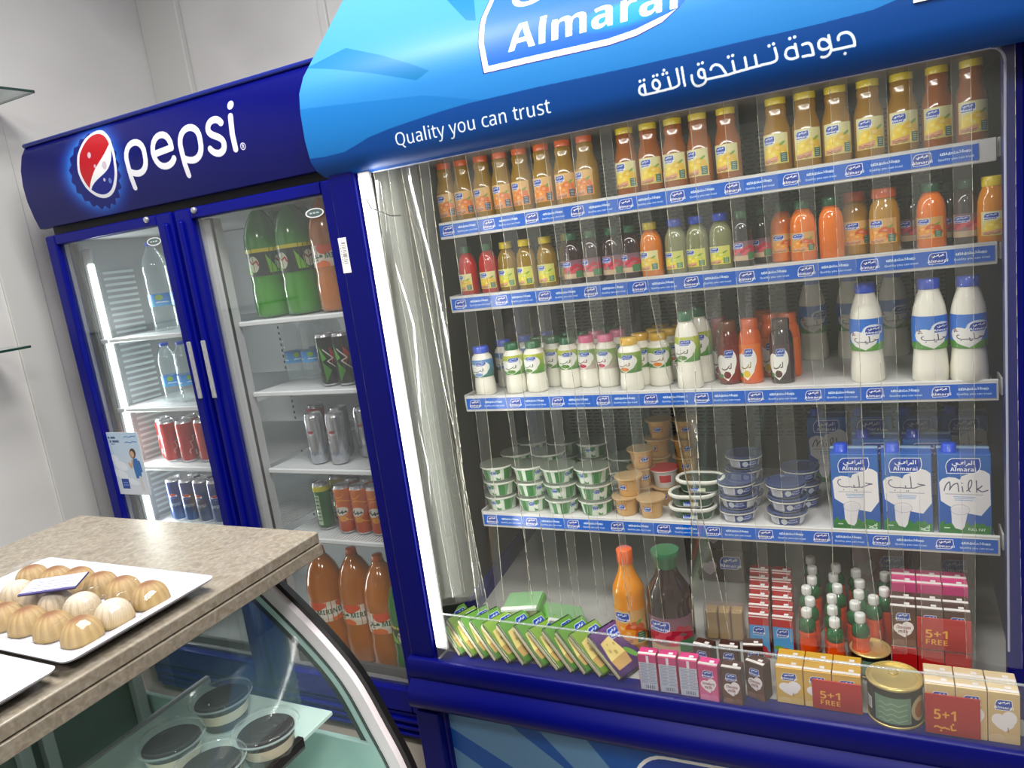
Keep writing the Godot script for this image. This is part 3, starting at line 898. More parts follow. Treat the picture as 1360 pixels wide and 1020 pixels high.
	part(f, "canopy", sweep_x(can, -1.195, 0.315, v_of, true, inset), printed("canopyart", canopy_art, 1510, 560, 0.45, {"metallic_specular": 0.35}))
	part(f, "canopy_body", rbox(Vector3(1.42, 0.40, 0.45), 0.01), mat("canopybody", Color(0.2, 0.5, 0.8), 0.4), Vector3(-0.43, 1.90, -0.42))
	var path := []
	for i in 21:
		path.append(Vector3(lerpf(-1.07, 0.165, i / 20.0), 1.6465, -0.028))
	for i in range(1, 7):
		var a := PI / 2 * i / 6.0
		path.append(Vector3(0.165 + sin(a) * 0.025, 1.6215 + cos(a) * 0.025, -0.028 - 0.008 * i))
	for i in range(1, 12):
		path.append(Vector3(0.19, lerpf(1.6, 0.56, i / 11.0), -0.084))
	part(f, "edge_trim", tube(path, 0.0022), mat("edgetrim", Color(0.62, 0.64, 0.74), 0.3))
	part(f, "paper_label", rbox(Vector3(0.17, 0.09, 0.001), 0.0003), mat("paper", Color(0.93, 0.93, 0.92), 0.6), Vector3(0.143, 1.775, 0.0105))
	# lamp
	part(f, "lamp_channel", rbox(Vector3(0.034, 1.22, 0.012), 0.003), mat("lampwhite", Color(0.9, 0.9, 0.9), 0.3), Vector3(-1.066, 1.04, -0.022))
	part(f, "lamp_tube", rbox(Vector3(0.024, 1.2, 0.012), 0.005), glow("coolerlamp", Color(1.0, 1.0, 0.98), 9.0), Vector3(-1.063, 1.04, -0.012), Vector3(0, 0.35, 0))
	area("cooler_lamp", Vector3(-1.052, 1.04, -0.012), Vector3(0.86, 0, -0.5), Vector2(0.02, 1.18), 0.9, Color(1, 1, 0.98))
	part(f, "top_lamp", rbox(Vector3(1.1, 0.014, 0.02), 0.004), glow("toplamp", Color(1.0, 1.0, 0.98), 1.5), Vector3(-0.43, 1.662, -0.11))
	area("cooler_top_lamp", Vector3(-0.43, 1.653, -0.11), Vector3(0, -0.9, -0.35), Vector2(1.1, 0.02), 0.3, Color(1, 1, 0.98))
	part(f, "barcode_label", rbox(Vector3(0.024, 0.084, 0.001), 0.0003, printed("barart", bar_art, 32, 128), mat("paper", Color(0.93, 0.93, 0.92), 0.6)), null, Vector3(-1.1525, 1.467, -0.0094))
	# acrylic guard
	part(f, "front_guard", rbox(Vector3(1.315, 0.148, 0.005), 0.001), clear("acrylic", Color(0.85, 0.88, 0.88), 0.03), Vector3(-0.415, 0.466, -0.006))
	part(f, "guard_edge", rbox(Vector3(1.315, 0.004, 0.006), 0.0015), clear("acryliclip", Color(0.75, 0.78, 0.78), 0.3), Vector3(-0.415, 0.5405, -0.006))
	# shelves
	var white := mat("shelfwhite", Color(0.80, 0.80, 0.79), 0.4)
	var strip := printed("railart", rail_art, 480, 128, 0.25, {"uv1_scale": Vector3(10, 1, 1)})
	for i in 4:
		var y: float = SHELF[i]
		var o = thing("display_shelf", "white cooler shelf with a blue price rail, %s one down" % ["first", "second", "third", "fourth"][i], "shelf", Vector3(-0.4175, y, -0.27), 0, "shelves of the open cooler")
		part(o, "shelf_deck", rbox(Vector3(1.22, 0.016, 0.42), 0.003), white, Vector3(0, -0.0085, -0.215))
		part(o, "price_rail", rbox(Vector3(1.235, 0.044, 0.01), 0.002), white, Vector3(0, -0.018, -0.002))
		var wl: float = 1.205 if i == 0 else 1.225
		part(o, "printed_strip", rbox(Vector3(wl, 0.031, 0.0016), 0.0004, strip, white), null, Vector3(-0.014 if i == 0 else 0.0, -0.018, 0.0036))
		for s in [-1, 1]:
			part(o, "end_bracket", rbox(Vector3(0.004, 0.036, 0.06), 0.001), white, Vector3(s * 0.6235, -0.014, -0.04))

const SHELF := [1.514, 1.320, 1.0465, 0.7105]

# ---------------------------------------------------------------- the strip curtain
func hang(x: float, width: float, y1: float, z: float, drift: float, turn: Array, bow: float, cloudy := false) -> ArrayMesh:
	var face := begin()
	var edge := begin()
	var rows := 30
	var grid := []
	var norm := []
	for j in rows + 1:
		var t := float(j) / rows
		var ang := 0.0
		for k in turn.size():
			ang = lerpf(turn[k - 1], turn[k], t * (turn.size() - 1) - (k - 1)) if k > 0 and t * (turn.size() - 1) >= k - 1 else ang
		var c := Vector3(x + drift * t * t, lerpf(1.648, y1, t), z + sin(t * PI) * bow)
		var row := []
		var nr := []
		for i in 7:
			var s := i / 6.0 - 0.5
			var side := Vector3(cos(ang), 0, -sin(ang))
			var out := Vector3(sin(ang), 0, cos(ang))
			row.append(c + side * s * width + out * (0.005 * (1.0 - 4.0 * s * s) + 0.0012 * sin(t * 17.0 + x * 40.0)))
			nr.append((out + side * s * 0.5).normalized())
		grid.append(row)
		norm.append(nr)
	for j in rows + 1:
		for i in 7:
			var du: Vector3 = grid[j][mini(i + 1, 6)] - grid[j][maxi(i - 1, 0)]
			var dv: Vector3 = grid[maxi(j - 1, 0)][i] - grid[mini(j + 1, rows)][i]
			norm[j][i] = du.cross(dv).normalized()
	for j in rows:
		for i in 6:
			quad(face, [grid[j][i], grid[j][i + 1], grid[j + 1][i + 1], grid[j + 1][i]], [norm[j][i], norm[j][i + 1], norm[j + 1][i + 1], norm[j + 1][i]])
		for i in [0, 6]:
			var n: Vector3 = norm[j][i]
			var m: Vector3 = norm[j + 1][i]
			quad(edge, [grid[j][i] + n * 0.0012, grid[j][i] - n * 0.0012, grid[j + 1][i] - m * 0.0012, grid[j + 1][i] + m * 0.0012], [n, n, m, m])
	var m := face.commit()
	m = edge.commit(m)
	m.surface_set_material(0, clear("cloudyfilm", Color(0.86, 0.88, 0.84), 0.05, 0.1) if cloudy else clear("film", Color(0.88, 0.9, 0.86), 0.04, 0.08))
	m.surface_set_material(1, clear("filmedge", Color(0.95, 0.94, 0.86), 0.7, 0.2))
	return m

func curtain() -> void:
	var o = thing("strip_curtain", "curtain of clear plastic strips hanging across the open cooler", "curtain")
	part(o, "rail", rbox(Vector3(1.24, 0.012, 0.01), 0.002), mat("railgrey", Color(0.5, 0.5, 0.52), 0.4), Vector3(-0.44, 1.652, -0.05))
	var n := 20
	for i in n:
		var x := lerpf(-1.0, 0.155, i / float(n - 1))
		var turn := [rng.randf_range(-0.1, 0.1), rng.randf_range(-0.15, 0.15), rng.randf_range(-0.25, 0.25)]
		var drift := rng.randf_range(-0.012, 0.012)
		var y1 := 0.545 + rng.randf_range(0, 0.02)
		match i:
			0:
				turn = [0.2, 0.7, 0.9, 0.6]
				drift = 0.0
			1:
				turn = [-0.2, -0.6, -1.0, -0.7]
				drift = 0.0
			2:
				turn = [0.0, 0.5, 1.0, 1.25]
				drift = -0.03
			3:
				turn = [0.0, 0.2, 0.5, 0.9]
				drift = -0.03
			10:
				turn = [0.0, 0.1, -0.7, -1.1, -0.3]
				drift = 0.03
			15:
				turn = [0.0, -0.1, 0.5, 0.9, 0.4]
				drift = 0.02
		var bow := rng.randf_range(-0.006, 0.004)
		if i in [4, 10]:
			bow = -0.03
			y1 = 0.56
		part(o, "plastic_strip", hang(x, 0.088, y1, -0.036 - 0.007 * (i % 2), drift, turn, bow, i < 2), null)
	for q in [[-1.048, [0.3, 0.5, 0.7, 0.6], 0.0], [-1.036, [0.5, 0.8, 0.3, 0.9], -0.004], [-1.012, [0.9, 0.2, 0.6, 0.4], 0.01], [-0.985, [0.2, 0.9, 1.2, 0.7], 0.0]]:
		part(o, "plastic_strip", hang(q[0], 0.07, 0.56, -0.055 - 0.02 * q[1][0], q[2], q[1], 0.003, true), null)
	var cord = solo("cord", tube([Vector3(-1.045, 1.645, -0.03), Vector3(-1.066, 1.60, -0.008), Vector3(-1.05, 1.565, -0.004), Vector3(-1.0, 1.54, -0.006), Vector3(-0.975, 1.538, -0.008)], 0.0016), mat("blackcord", Color(0.03, 0.03, 0.03), 0.5), Vector3.ZERO, "thin black cord dangling in front of the top of the cooler lamp", "cord")
	cord.set_meta("group", "")
	cord.remove_meta("group")

# ---------------------------------------------------------------- the counter
func counter() -> void:
	var stone := mat("stone", Color(0.76, 0.76, 0.755), 0.26, 0, {"uv1_triplanar": true, "uv1_world_triplanar": true, "uv1_scale": Vector3(1.6, 1.6, 1.6), "albedo_texture": noise_tex(0.012, [[0.0, Color(0.66, 0.61, 0.56)], [0.35, Color(0.76, 0.72, 0.66)], [0.5, Color(0.80, 0.76, 0.70)], [0.62, Color(0.72, 0.68, 0.62)], [1.0, Color(0.86, 0.83, 0.78)]], 21, 5, 1024),
		"detail_enabled": true, "detail_blend_mode": BaseMaterial3D.BLEND_MODE_MUL, "detail_albedo": noise_tex(0.05, [[0.0, Color(0.82, 0.80, 0.77)], [0.45, Color(1, 1, 1)], [0.6, Color(0.92, 0.9, 0.87)], [1.0, Color(1, 1, 1)]], 8, 4, 512)})
	var c = thing("stone_counter", "beige marble-look counter slab with a rounded double edge, holding white trays", "counter", Vector3(-1.1425, 0.99, 1.39))
	part(c, "slab", rbox(Vector3(0.615, 0.02, 1.62), 0.0035), stone, Vector3(0, 0.03, 0))
	part(c, "lower_slab", rbox(Vector3(0.617, 0.0205, 1.622), 0.002), stone, Vector3(0, 0.0095, 0))
	# display case
	var curve := PackedVector2Array([Vector2(-1.0, 0.985), Vector2(-0.972, 0.962), Vector2(-0.939, 0.934), Vector2(-0.86, 0.862), Vector2(-0.797, 0.787), Vector2(-0.754, 0.697), Vector2(-0.725, 0.625), Vector2(-0.707, 0.54), Vector2(-0.70, 0.44), Vector2(-0.70, 0.40)])
	var fine := PackedVector2Array()
	for i in curve.size() - 1:
		for k in 4:
			fine.append(curve[i].cubic_interpolate(curve[i + 1], curve[maxi(i - 1, 0)], curve[mini(i + 2, curve.size() - 1)], k / 4.0))
	fine.append(curve[curve.size() - 1])
	var nrm := []
	for i in fine.size():
		var d: Vector2 = (fine[mini(i + 1, fine.size() - 1)] - fine[maxi(i - 1, 0)]).normalized()
		nrm.append(Vector2(-d.y, d.x))
	var band := func(o0: float, o1: float, z0: float, z1: float) -> ArrayMesh:
		var st := begin()
		for i in fine.size() - 1:
			var q := []
			var nn := []
			for e in [[i, o0], [i + 1, o0], [i + 1, o1], [i, o1]]:
				var p: Vector2 = fine[e[0]] + nrm[e[0]] * e[1]
				q.append(p)
				nn.append(nrm[e[0]])
			for z in [z0, z1]:
				var v := Vector3(0, 0, -1 if z == z0 else 1)
				quad(st, [Vector3(q[0].x, q[0].y, z), Vector3(q[1].x, q[1].y, z), Vector3(q[2].x, q[2].y, z), Vector3(q[3].x, q[3].y, z)], [v, v, v, v])
			for e in [[0, 1, 1.0], [3, 2, -1.0]]:
				var a: Vector3 = Vector3(nn[e[0]].x, nn[e[0]].y, 0) * e[2]
				var b: Vector3 = Vector3(nn[e[1]].x, nn[e[1]].y, 0) * e[2]
				quad(st, [Vector3(q[e[0]].x, q[e[0]].y, z0), Vector3(q[e[1]].x, q[e[1]].y, z0), Vector3(q[e[1]].x, q[e[1]].y, z1), Vector3(q[e[0]].x, q[e[0]].y, z1)], [a, b, b, a])
		return st.commit()
	var s = thing("display_case", "curved glass pastry display with a silver end frame under the stone counter", "display case")
	var alu := mat("alu", Color(0.75, 0.76, 0.78), 0.3, 0.7)
	var seal := mat("seal", Color(0.03, 0.03, 0.03), 0.35)
	part(s, "outer_seal", band.call(0.0, -0.010, 0.578, 0.590), seal)
	part(s, "end_frame", band.call(-0.010, -0.034, 0.575, 0.602), mat("framesilver", Color(0.95, 0.92, 0.94), 0.5, 0.0))
	part(s, "inner_seal", band.call(-0.035, -0.040, 0.575, 0.603), seal)
	part(s, "end_glass_edge", band.call(-0.040, -0.056, 0.58, 0.60), mat("tealedge", Color(0.74, 0.86, 0.84), 0.3))
	part(s, "inner_lip", band.call(-0.056, -0.072, 0.578, 0.596), mat("darklip", Color(0.16, 0.15, 0.14), 0.4))
	var st := begin()
	for i in fine.size() - 1:
		var a: Vector2 = fine[i] - nrm[i] * 0.03
		var b: Vector2 = fine[i + 1] - nrm[i + 1] * 0.03
		quad(st, [Vector3(a.x, a.y, 0.6), Vector3(b.x, b.y, 0.6), Vector3(b.x, b.y, 2.2), Vector3(a.x, a.y, 2.2)], [Vector3(nrm[i].x, nrm[i].y, 0), Vector3(nrm[i + 1].x, nrm[i + 1].y, 0), Vector3(nrm[i + 1].x, nrm[i + 1].y, 0), Vector3(nrm[i].x, nrm[i].y, 0)])
	part(s, "curved_glass", st.commit(), clear("curveglass", Color(0.7, 0.85, 0.82), 0.05))
	part(s, "end_glass", rbox(Vector3(0.42, 0.55, 0.006), 0.001), clear("endglass", Color(0.35, 0.5, 0.5), 0.35), Vector3(-1.16, 0.70, 0.585))
	part(s, "glass_shelf", rbox(Vector3(0.305, 0.008, 1.5), 0.002), mat("shelfglass", Color(0.86, 0.97, 0.94, 0.82), 0.06, 0, {"transparency": BaseMaterial3D.TRANSPARENCY_ALPHA}), Vector3(-0.9745, 0.741, 1.39))
	part(s, "shelf_rail", rbox(Vector3(0.014, 0.022, 1.3), 0.003), mat("shelfrail", Color(0.10, 0.09, 0.08), 0.3), Vector3(-0.815, 0.748, 1.37))
	part(s, "shelf_rail", rbox(Vector3(0.012, 0.016, 1.5), 0.003), alu, Vector3(-1.128, 0.741, 1.37))
	part(s, "well_floor", rbox(Vector3(0.62, 0.02, 1.6), 0.004), mat("well", Color(0.72, 0.86, 0.83), 0.3), Vector3(-1.05, 0.56, 1.39))
	part(s, "end_wall", rbox(Vector3(0.60, 0.10, 0.012), 0.003), mat("well", Color(0.72, 0.86, 0.83), 0.3), Vector3(-1.07, 0.61, 0.596))
	part(s, "lamp_tube", rbox(Vector3(0.016, 0.01, 1.3), 0.003), glow("caselamp", Color(0.95, 1.0, 0.98), 3.0), Vector3(-1.30, 0.972, 1.39))
	area("case_lamp", Vector3(-1.30, 0.965, 1.39), Vector3(0.35, -0.93, 0), Vector2(1.3, 0.016), 0.8, Color(0.95, 1.0, 0.98))
	part(s, "body", rbox(Vector3(0.66, 0.55, 1.62), 0.01), mat("casebody", Color(0.32, 0.32, 0.34), 0.4), Vector3(-1.06, 0.275, 1.39))
	part(s, "rear_glass", rbox(Vector3(0.006, 0.5, 1.58), 0.001), mat("rearglass", Color(0.42, 0.50, 0.47), 0.08), Vector3(-1.36, 0.73, 1.39))
	for z in [0.62, 0.80, 0.84, 1.06, 1.5, 1.9]:
		part(s, "door_frame", rbox(Vector3(0.02, 0.5, 0.022), 0.003), mat("framegrey", Color(0.78, 0.80, 0.80), 0.35, 0.15), Vector3(-1.345, 0.73, z))
	part(s, "door_track", rbox(Vector3(0.03, 0.02, 1.58), 0.003), alu, Vector3(-1.345, 0.49, 1.39))
	# dessert cups
	var cup := proto("cup", make_cup)
	for q in [[-0.975, 0.818, "nearest the rear doors and the camera end"], [-0.985, 0.712, "deepest in the case, reflecting the blue fridge"], [-0.845, 0.756, "closest to the dark shelf rail and frame"], [-0.868, 0.840, "ahead of the other three"]]:
		var o := place("cup", "dessert_cup", "clear lidded dessert cup topped with chocolate crumbs, " + q[2], "dessert cup", "dessert cups on the glass shelf", Vector3(q[0], 0.745, q[1]), rng.randf() * 3.0)
	# trays
	var plate := mat("plateware", Color(0.74, 0.75, 0.79), 0.28)
	for t in [[0.892, "white rectangular tray holding film-wrapped rounded cookies on the stone counter"], [1.119, "white tray at the picture edge, nearly empty, ahead of the cookie tray"]]:
		var o := thing("serving_tray", t[1], "tray", Vector3(-1.035, 1.03, t[0]), 0, "white trays on the counter")
		part(o, "tray", loft([[0.155, 0.075, 0.01, 0.0005], [0.165, 0.085, 0.012, 0.002], [0.19, 0.109, 0.012, 0.0165], [0.191, 0.11, 0.012, 0.019], [0.187, 0.106, 0.011, 0.0205], [0.16, 0.082, 0.012, 0.011], [0.15, 0.072, 0.012, 0.007]]), plate)
	proto("cookie", make_cookie.bind(false))
	proto("sugarcookie", make_cookie.bind(true))
	var rows := [[[-1.163, 0.846], [-1.112, 0.842], [-1.066, 0.837], [-1.008, 0.842], [-0.955, 0.846], [-0.895, 0.85]], [[-1.125, 0.89], [-1.072, 0.893], [-1.022, 0.899], [-0.97, 0.897], [-0.90, 0.901]], [[-1.115, 0.94], [-1.062, 0.944], [-1.012, 0.944], [-0.956, 0.945], [-0.90, 0.945]]]
	var rn := ["plain golden domed cookie, %s from the tray's frame-side corner in its far row", "sugar-dusted domed cookie, %s from the tray's slab-edge end in its middle row", "plain golden domed cookie, %s from the slab edge in the tray's near row"]
	for r in 3:
		for i in rows[r].size():
			var p: Array = rows[r][rows[r].size() - 1 - i]
			place("sugarcookie" if r == 1 else "cookie", "domed_cookie", rn[r] % ORD[i], "cookie", "filled cookies on the tray", Vector3(p[0], 1.0375, p[1]), rng.randf() * 6.0)
	for p in [[-1.06, 1.06, "closer"], [-1.11, 1.05, "farther"]]:
		place("cookie", "domed_cookie", "golden domed cookie on the tray at the picture edge, %s of its two" % p[2], "cookie", "cookies on the second tray", Vector3(p[0], 1.0375, p[1]), 0)
	# film over the cookies
	var flat := begin()
	var hgt := func(x: float, z: float) -> float:
		var h := 0.0
		for r in rows:
			for p in r:
				var d := Vector2(x - p[0], z - p[1]).length()
				h = maxf(h, 0.032 * (1.0 - pow(d / 0.062, 2.0)))
		return 1.0385 + maxf(0.013, h + 0.003) + 0.001 * sin(x * 90.0 + z * 40.0)
	for i in 44:
		for j in 24:
			var pp := []
			var nn := []
			for e in [[0, 0], [1, 0], [1, 1], [0, 1]]:
				var x := lerpf(-1.205, -0.862, (i + e[0]) / 44.0)
				var z := lerpf(0.80, 0.985, (j + e[1]) / 24.0)
				pp.append(Vector3(x, hgt.call(x, z), z))
				nn.append(Vector3(hgt.call(x - 0.004, z) - hgt.call(x + 0.004, z), 0.008, hgt.call(x, z - 0.004) - hgt.call(x, z + 0.004)).normalized())
			quad(flat, pp, nn)
	solo("cling_film", flat.commit(), mat("wrap", Color(0.95, 0.95, 1.0, 0.015), 0.04, 0, {"transparency": BaseMaterial3D.TRANSPARENCY_ALPHA, "metallic_specular": 0.3}), Vector3.ZERO, "clear shiny cling film stretched over the cookies on the tray", "film")
	var card := thing("price_card", "small white printed card with a dark edge lying on the wrapped cookies", "card", Vector3(-1.02, 1.0775, 0.897), 0.38)
	part(card, "card", rbox(Vector3(0.085, 0.0025, 0.034), 0.0006, printed("cardart", card_art, 170, 70, 0.5), mat("cardedge", Color(0.20, 0.18, 0.40), 0.5), false, [2]), null, Vector3.ZERO, Vector3(0.22, 0, 0.05))

func card_art(im: Image) -> void:
	im.fill(Color(0.70, 0.70, 0.77))
	var s := Vector2(im.get_size())
	for i in 4:
		pen(im, "M 0 4 C 10 -6 14 14 24 2 C 30 -6 40 12 48 3 L 60 4 C 66 -4 72 10 84 2", Transform2D(0, Vector2(s.x / 110, s.x / 130), 0, Vector2(s.x * 0.12, s.y * (0.2 + i * 0.2))), s.y * 0.025, Color(0.45, 0.43, 0.55))
	im.fill_rect(Rect2i(0, int(s.y * 0.9), int(s.x), int(s.y * 0.1)), Color(0.25, 0.23, 0.45))

func make_cup(o: Node3D) -> void:
	part(o, "base_layer", lathe([Vector2(0, 0.002), Vector2(0.034, 0.002), Vector2(0.037, 0.016), Vector2(0, 0.016)], 28), mat("cupbrown", Color(0.16, 0.11, 0.09), 0.8))
	part(o, "cream", lathe([Vector2(0.037, 0.0165), Vector2(0.041, 0.034), Vector2(0, 0.034)], 28), mat("cupcream", Color(0.90, 0.87, 0.76), 0.5))
	part(o, "crumbs", lathe([Vector2(0.041, 0.0342), Vector2(0.042, 0.041), Vector2(0.03, 0.042), Vector2(0, 0.0425)], 28), mat("crumbs", Color(0.11, 0.085, 0.085), 0.95, 0, {"heightmap_enabled": false, "normal_enabled": true, "normal_scale": 1.5, "uv1_triplanar": true, "uv1_scale": Vector3(60, 60, 60), "normal_texture": crumb_normal()}))
	part(o, "cup_wall", lathe([Vector2(0.0355, 0.0), Vector2(0.0385, 0.016), Vector2(0.044, 0.046), Vector2(0.0465, 0.047)], 32), clear("cupwall", Color(0.9, 0.95, 0.95), 0.08))
	var lid := part(o, "lid", lathe([Vector2(0.0485, 0.044), Vector2(0.049, 0.050), Vector2(0.0475, 0.053), Vector2(0.044, 0.0535), Vector2(0.0435, 0.050), Vector2(0.03, 0.0495), Vector2(0.029, 0.0515), Vector2(0.027, 0.0515), Vector2(0.026, 0.0495), Vector2(0.017, 0.0495), Vector2(0.016, 0.051), Vector2(0.0145, 0.051), Vector2(0.014, 0.0495), Vector2(0.0, 0.0495)], 36), mat("cuplid", Color(0.85, 0.92, 0.93, 0.03), 0.05, 0, {"transparency": BaseMaterial3D.TRANSPARENCY_ALPHA, "metallic_specular": 0.3}))
	part(lid, "lid_rim", lathe([Vector2(0.0492, 0.0455), Vector2(0.0505, 0.0475), Vector2(0.0492, 0.0495)], 36), clear("cuprim", Color(0.8, 0.9, 0.9), 0.35))

func crumb_normal() -> NoiseTexture2D:
	var t := noise_tex(0.08, [[0.0, Color.BLACK], [1.0, Color.WHITE]], 4, 3, 128)
	t.color_ramp = null
	t.as_normal_map = true
	t.bump_strength = 6.0
	return t

func make_cookie(o: Node3D, sugared: bool) -> void:
	var st := begin()
	var rings := 14
	var seg := 104
	var at := func(i: int, k: int) -> Vector3:
		var t := float(i) / rings
		var a := TAU * k / seg
		var prof := Vector2(0.0245 * cos(t * PI / 2) ** 0.75, 0.031 * sin(t * PI / 2) ** 1.1)
		if i == 0:
			prof = Vector2(0.022, 0.0)
		var r: float = prof.x * (1.0 + 0.13 * (absf(cos(a * 6.5 + t * 0.5)) - 0.6) * sin(t * PI))
		return Vector3(sin(a) * r, prof.y, cos(a) * r)
	var raw := Color(0.68, 0.58, 0.39).srgb_to_linear()
	var baked := Color(0.48, 0.31, 0.16).srgb_to_linear()
	var sugar := Color(0.76, 0.72, 0.66).srgb_to_linear()
	st.set_smooth_group(0)
	for i in rings:
		for k in seg:
			var ids := [[i, k], [i, k + 1], [i + 1, k + 1], [i + 1, k]]
			for q in [[0, 2, 1], [0, 3, 2]]:
				for e in q:
					var v: Vector3 = at.call(ids[e][0], ids[e][1])
					var t: float = float(ids[e][0]) / rings
					var col := raw.lerp(baked, smoothstep(0.55, 0.95, t)) if not sugared else raw.lerp(sugar, clampf(t * 1.3 + 0.25 * sin(ids[e][1] * 3.3 + ids[e][0] * 1.7), 0, 1))
					if not sugared:
						col = col.lerp(baked, 0.32 * smoothstep(0.45, 0.95, absf(cos(TAU * ids[e][1] / seg * 6.5 + t * 0.5))) * sin(t * PI))
					st.set_color(col)
					st.add_vertex(v)
	st.index()
	st.generate_normals()
	part(o, "cookie", st.commit(), mat("cookie", Color.WHITE, 0.6, 0, {"vertex_color_use_as_albedo": true}))

# ---------------------------------------------------------------- prints for the goods
func leaf(im: Image, c: Vector2, r: float, turn: float, col: Color) -> void:
	oval(im, c, r, r * 0.38, col, turn)

func juice_art(im: Image, top: Color, low: Color, fruit: Color, fruit2: Color, panel: Color) -> void:
	shade(im, top, low)
	var s := Vector2(im.get_size())
	var spots := [[0.35, 0.62, 0.24], [0.66, 0.55, 0.26], [0.52, 0.74, 0.22], [0.82, 0.72, 0.18], [0.2, 0.78, 0.16]]
	for i in spots.size():
		var q: Array = spots[i]
		oval(im, s * Vector2(q[0], q[1]), q[2] * s.x, q[2] * s.y * 0.85, fruit if i % 2 == 0 else fruit2)
		oval(im, s * Vector2(q[0] - 0.05, q[1] - 0.07), q[2] * s.x * 0.3, q[2] * s.y * 0.22, (fruit if i % 2 == 0 else fruit2).lightened(0.3))
	leaf(im, s * Vector2(0.78, 0.34), s.x * 0.12, -0.6, Color(0.45, 0.62, 0.20))
	badge(im, Rect2(s.x * 0.08, s.y * 0.07, s.x * 0.46, s.y * 0.27))
	poly(im, PackedVector2Array([s * Vector2(0.04, 0.84), s * Vector2(0.62, 0.74), s * Vector2(0.62, 0.92), s * Vector2(0.04, 0.99)]), Color(0.86, 0.62, 0.46))
	for i in 2:
		pen(im, "M 0 4 C 10 -6 14 14 24 2 C 30 -6 40 12 48 3 L 60 0", Transform2D(0, Vector2(s.x / 130, s.x / 130), 0, s * Vector2(0.1, 0.87 + i * 0.05)), s.y * 0.018, Color(0.45, 0.25, 0.2))
	im.fill_rect(Rect2i(int(s.x * 0.70), int(s.y * 0.66), int(s.x * 0.24), int(s.y * 0.30)), panel)
	for i in 4:
		im.fill_rect(Rect2i(int(s.x * 0.74), int(s.y * (0.70 + i * 0.065)), int(s.x * 0.16), int(s.y * 0.022)), panel.lightened(0.6))

func laban_art(im: Image, top: Color, low: Color, accent: Color) -> void:
	shade(im, top, low)
	var s := Vector2(im.get_size())
	heart(im, s * Vector2(0.44, 0.56), s.x * 0.34, Color(0.93, 0.93, 0.90))
	badge(im, Rect2(s.x * 0.40, s.y * 0.12, s.x * 0.30, s.y * 0.22))
	pen(im, "M 60 10 C 50 30 20 34 8 24 M 74 0 L 72 22 L 60 24 D 34 40", Transform2D(0, Vector2(s.x, s.x) * 0.0048, 0, s * Vector2(0.25, 0.50)), s.x * 0.024, accent.darkened(0.4))
	oval(im, s * Vector2(0.46, 0.83), s.x * 0.12, s.y * 0.10, accent)
	oval(im, s * Vector2(0.24, 0.86), s.x * 0.09, s.y * 0.06, Color(0.25, 0.55, 0.22))

func heart(im: Image, c: Vector2, r: float, col: Color) -> void:
	oval(im, c + Vector2(-r * 0.45, -r * 0.1), r * 0.6, r * 0.62, col)
	oval(im, c + Vector2(r * 0.45, -r * 0.35), r * 0.62, r * 0.7, col)
	poly(im, PackedVector2Array([c + Vector2(-r * 1.0, r * 0.1), c + Vector2(r * 1.02, -r * 0.2), c + Vector2(r * 0.75, r * 0.5), c + Vector2(r * 0.1, r * 1.05), c + Vector2(-r * 0.6, r * 0.65)]), col)

const HALIB := "M 740 430 L 797 438 C 760 440 740 458 712 466 L 688 466 M 684 368 C 690 410 690 440 689 466 L 648 468 L 644 448 M 648 468 L 600 464 C 570 472 520 465 512 430 C 510 410 522 398 538 402 D 652 492 D 666 492 D 560 490"

func milk_bottle_art(im: Image) -> void:
	shade(im, Color(0.12, 0.42, 0.80), Color(0.18, 0.52, 0.88))
	var s := Vector2(im.get_size())
	oval(im, s * Vector2(0.2, 1.12), s.x * 0.42, s.y * 0.36, Color(0.30, 0.58, 0.20))
	oval(im, s * Vector2(0.85, 1.10), s.x * 0.42, s.y * 0.36, Color(0.36, 0.64, 0.24))
	heart(im, s * Vector2(0.45, 0.62), s.x * 0.28, Color(0.93, 0.93, 0.91))
	oval(im, s * Vector2(0.63, 0.36), s.x * 0.19, s.y * 0.18, Color(0.86, 0.90, 0.95))
	badge(im, Rect2(s.x * 0.47, s.y * 0.24, s.x * 0.34, s.y * 0.26))
	var k := s.x * 0.46 / 300.0
	pen(im, HALIB, Transform2D(0, Vector2(k, k), 0, s * Vector2(0.26, 0.54) - Vector2(500, 370) * k), s.x * 0.018, Color(0.2, 0.2, 0.3))
	pen(im, "M 0 0 L 20 8 M 4 14 L 24 16 M 14 -4 L 8 22", Transform2D(0, Vector2(s.x, s.x) * 0.004, 0, s * Vector2(0.2, 0.42)), s.x * 0.018, Color(0.45, 0.3, 0.35))

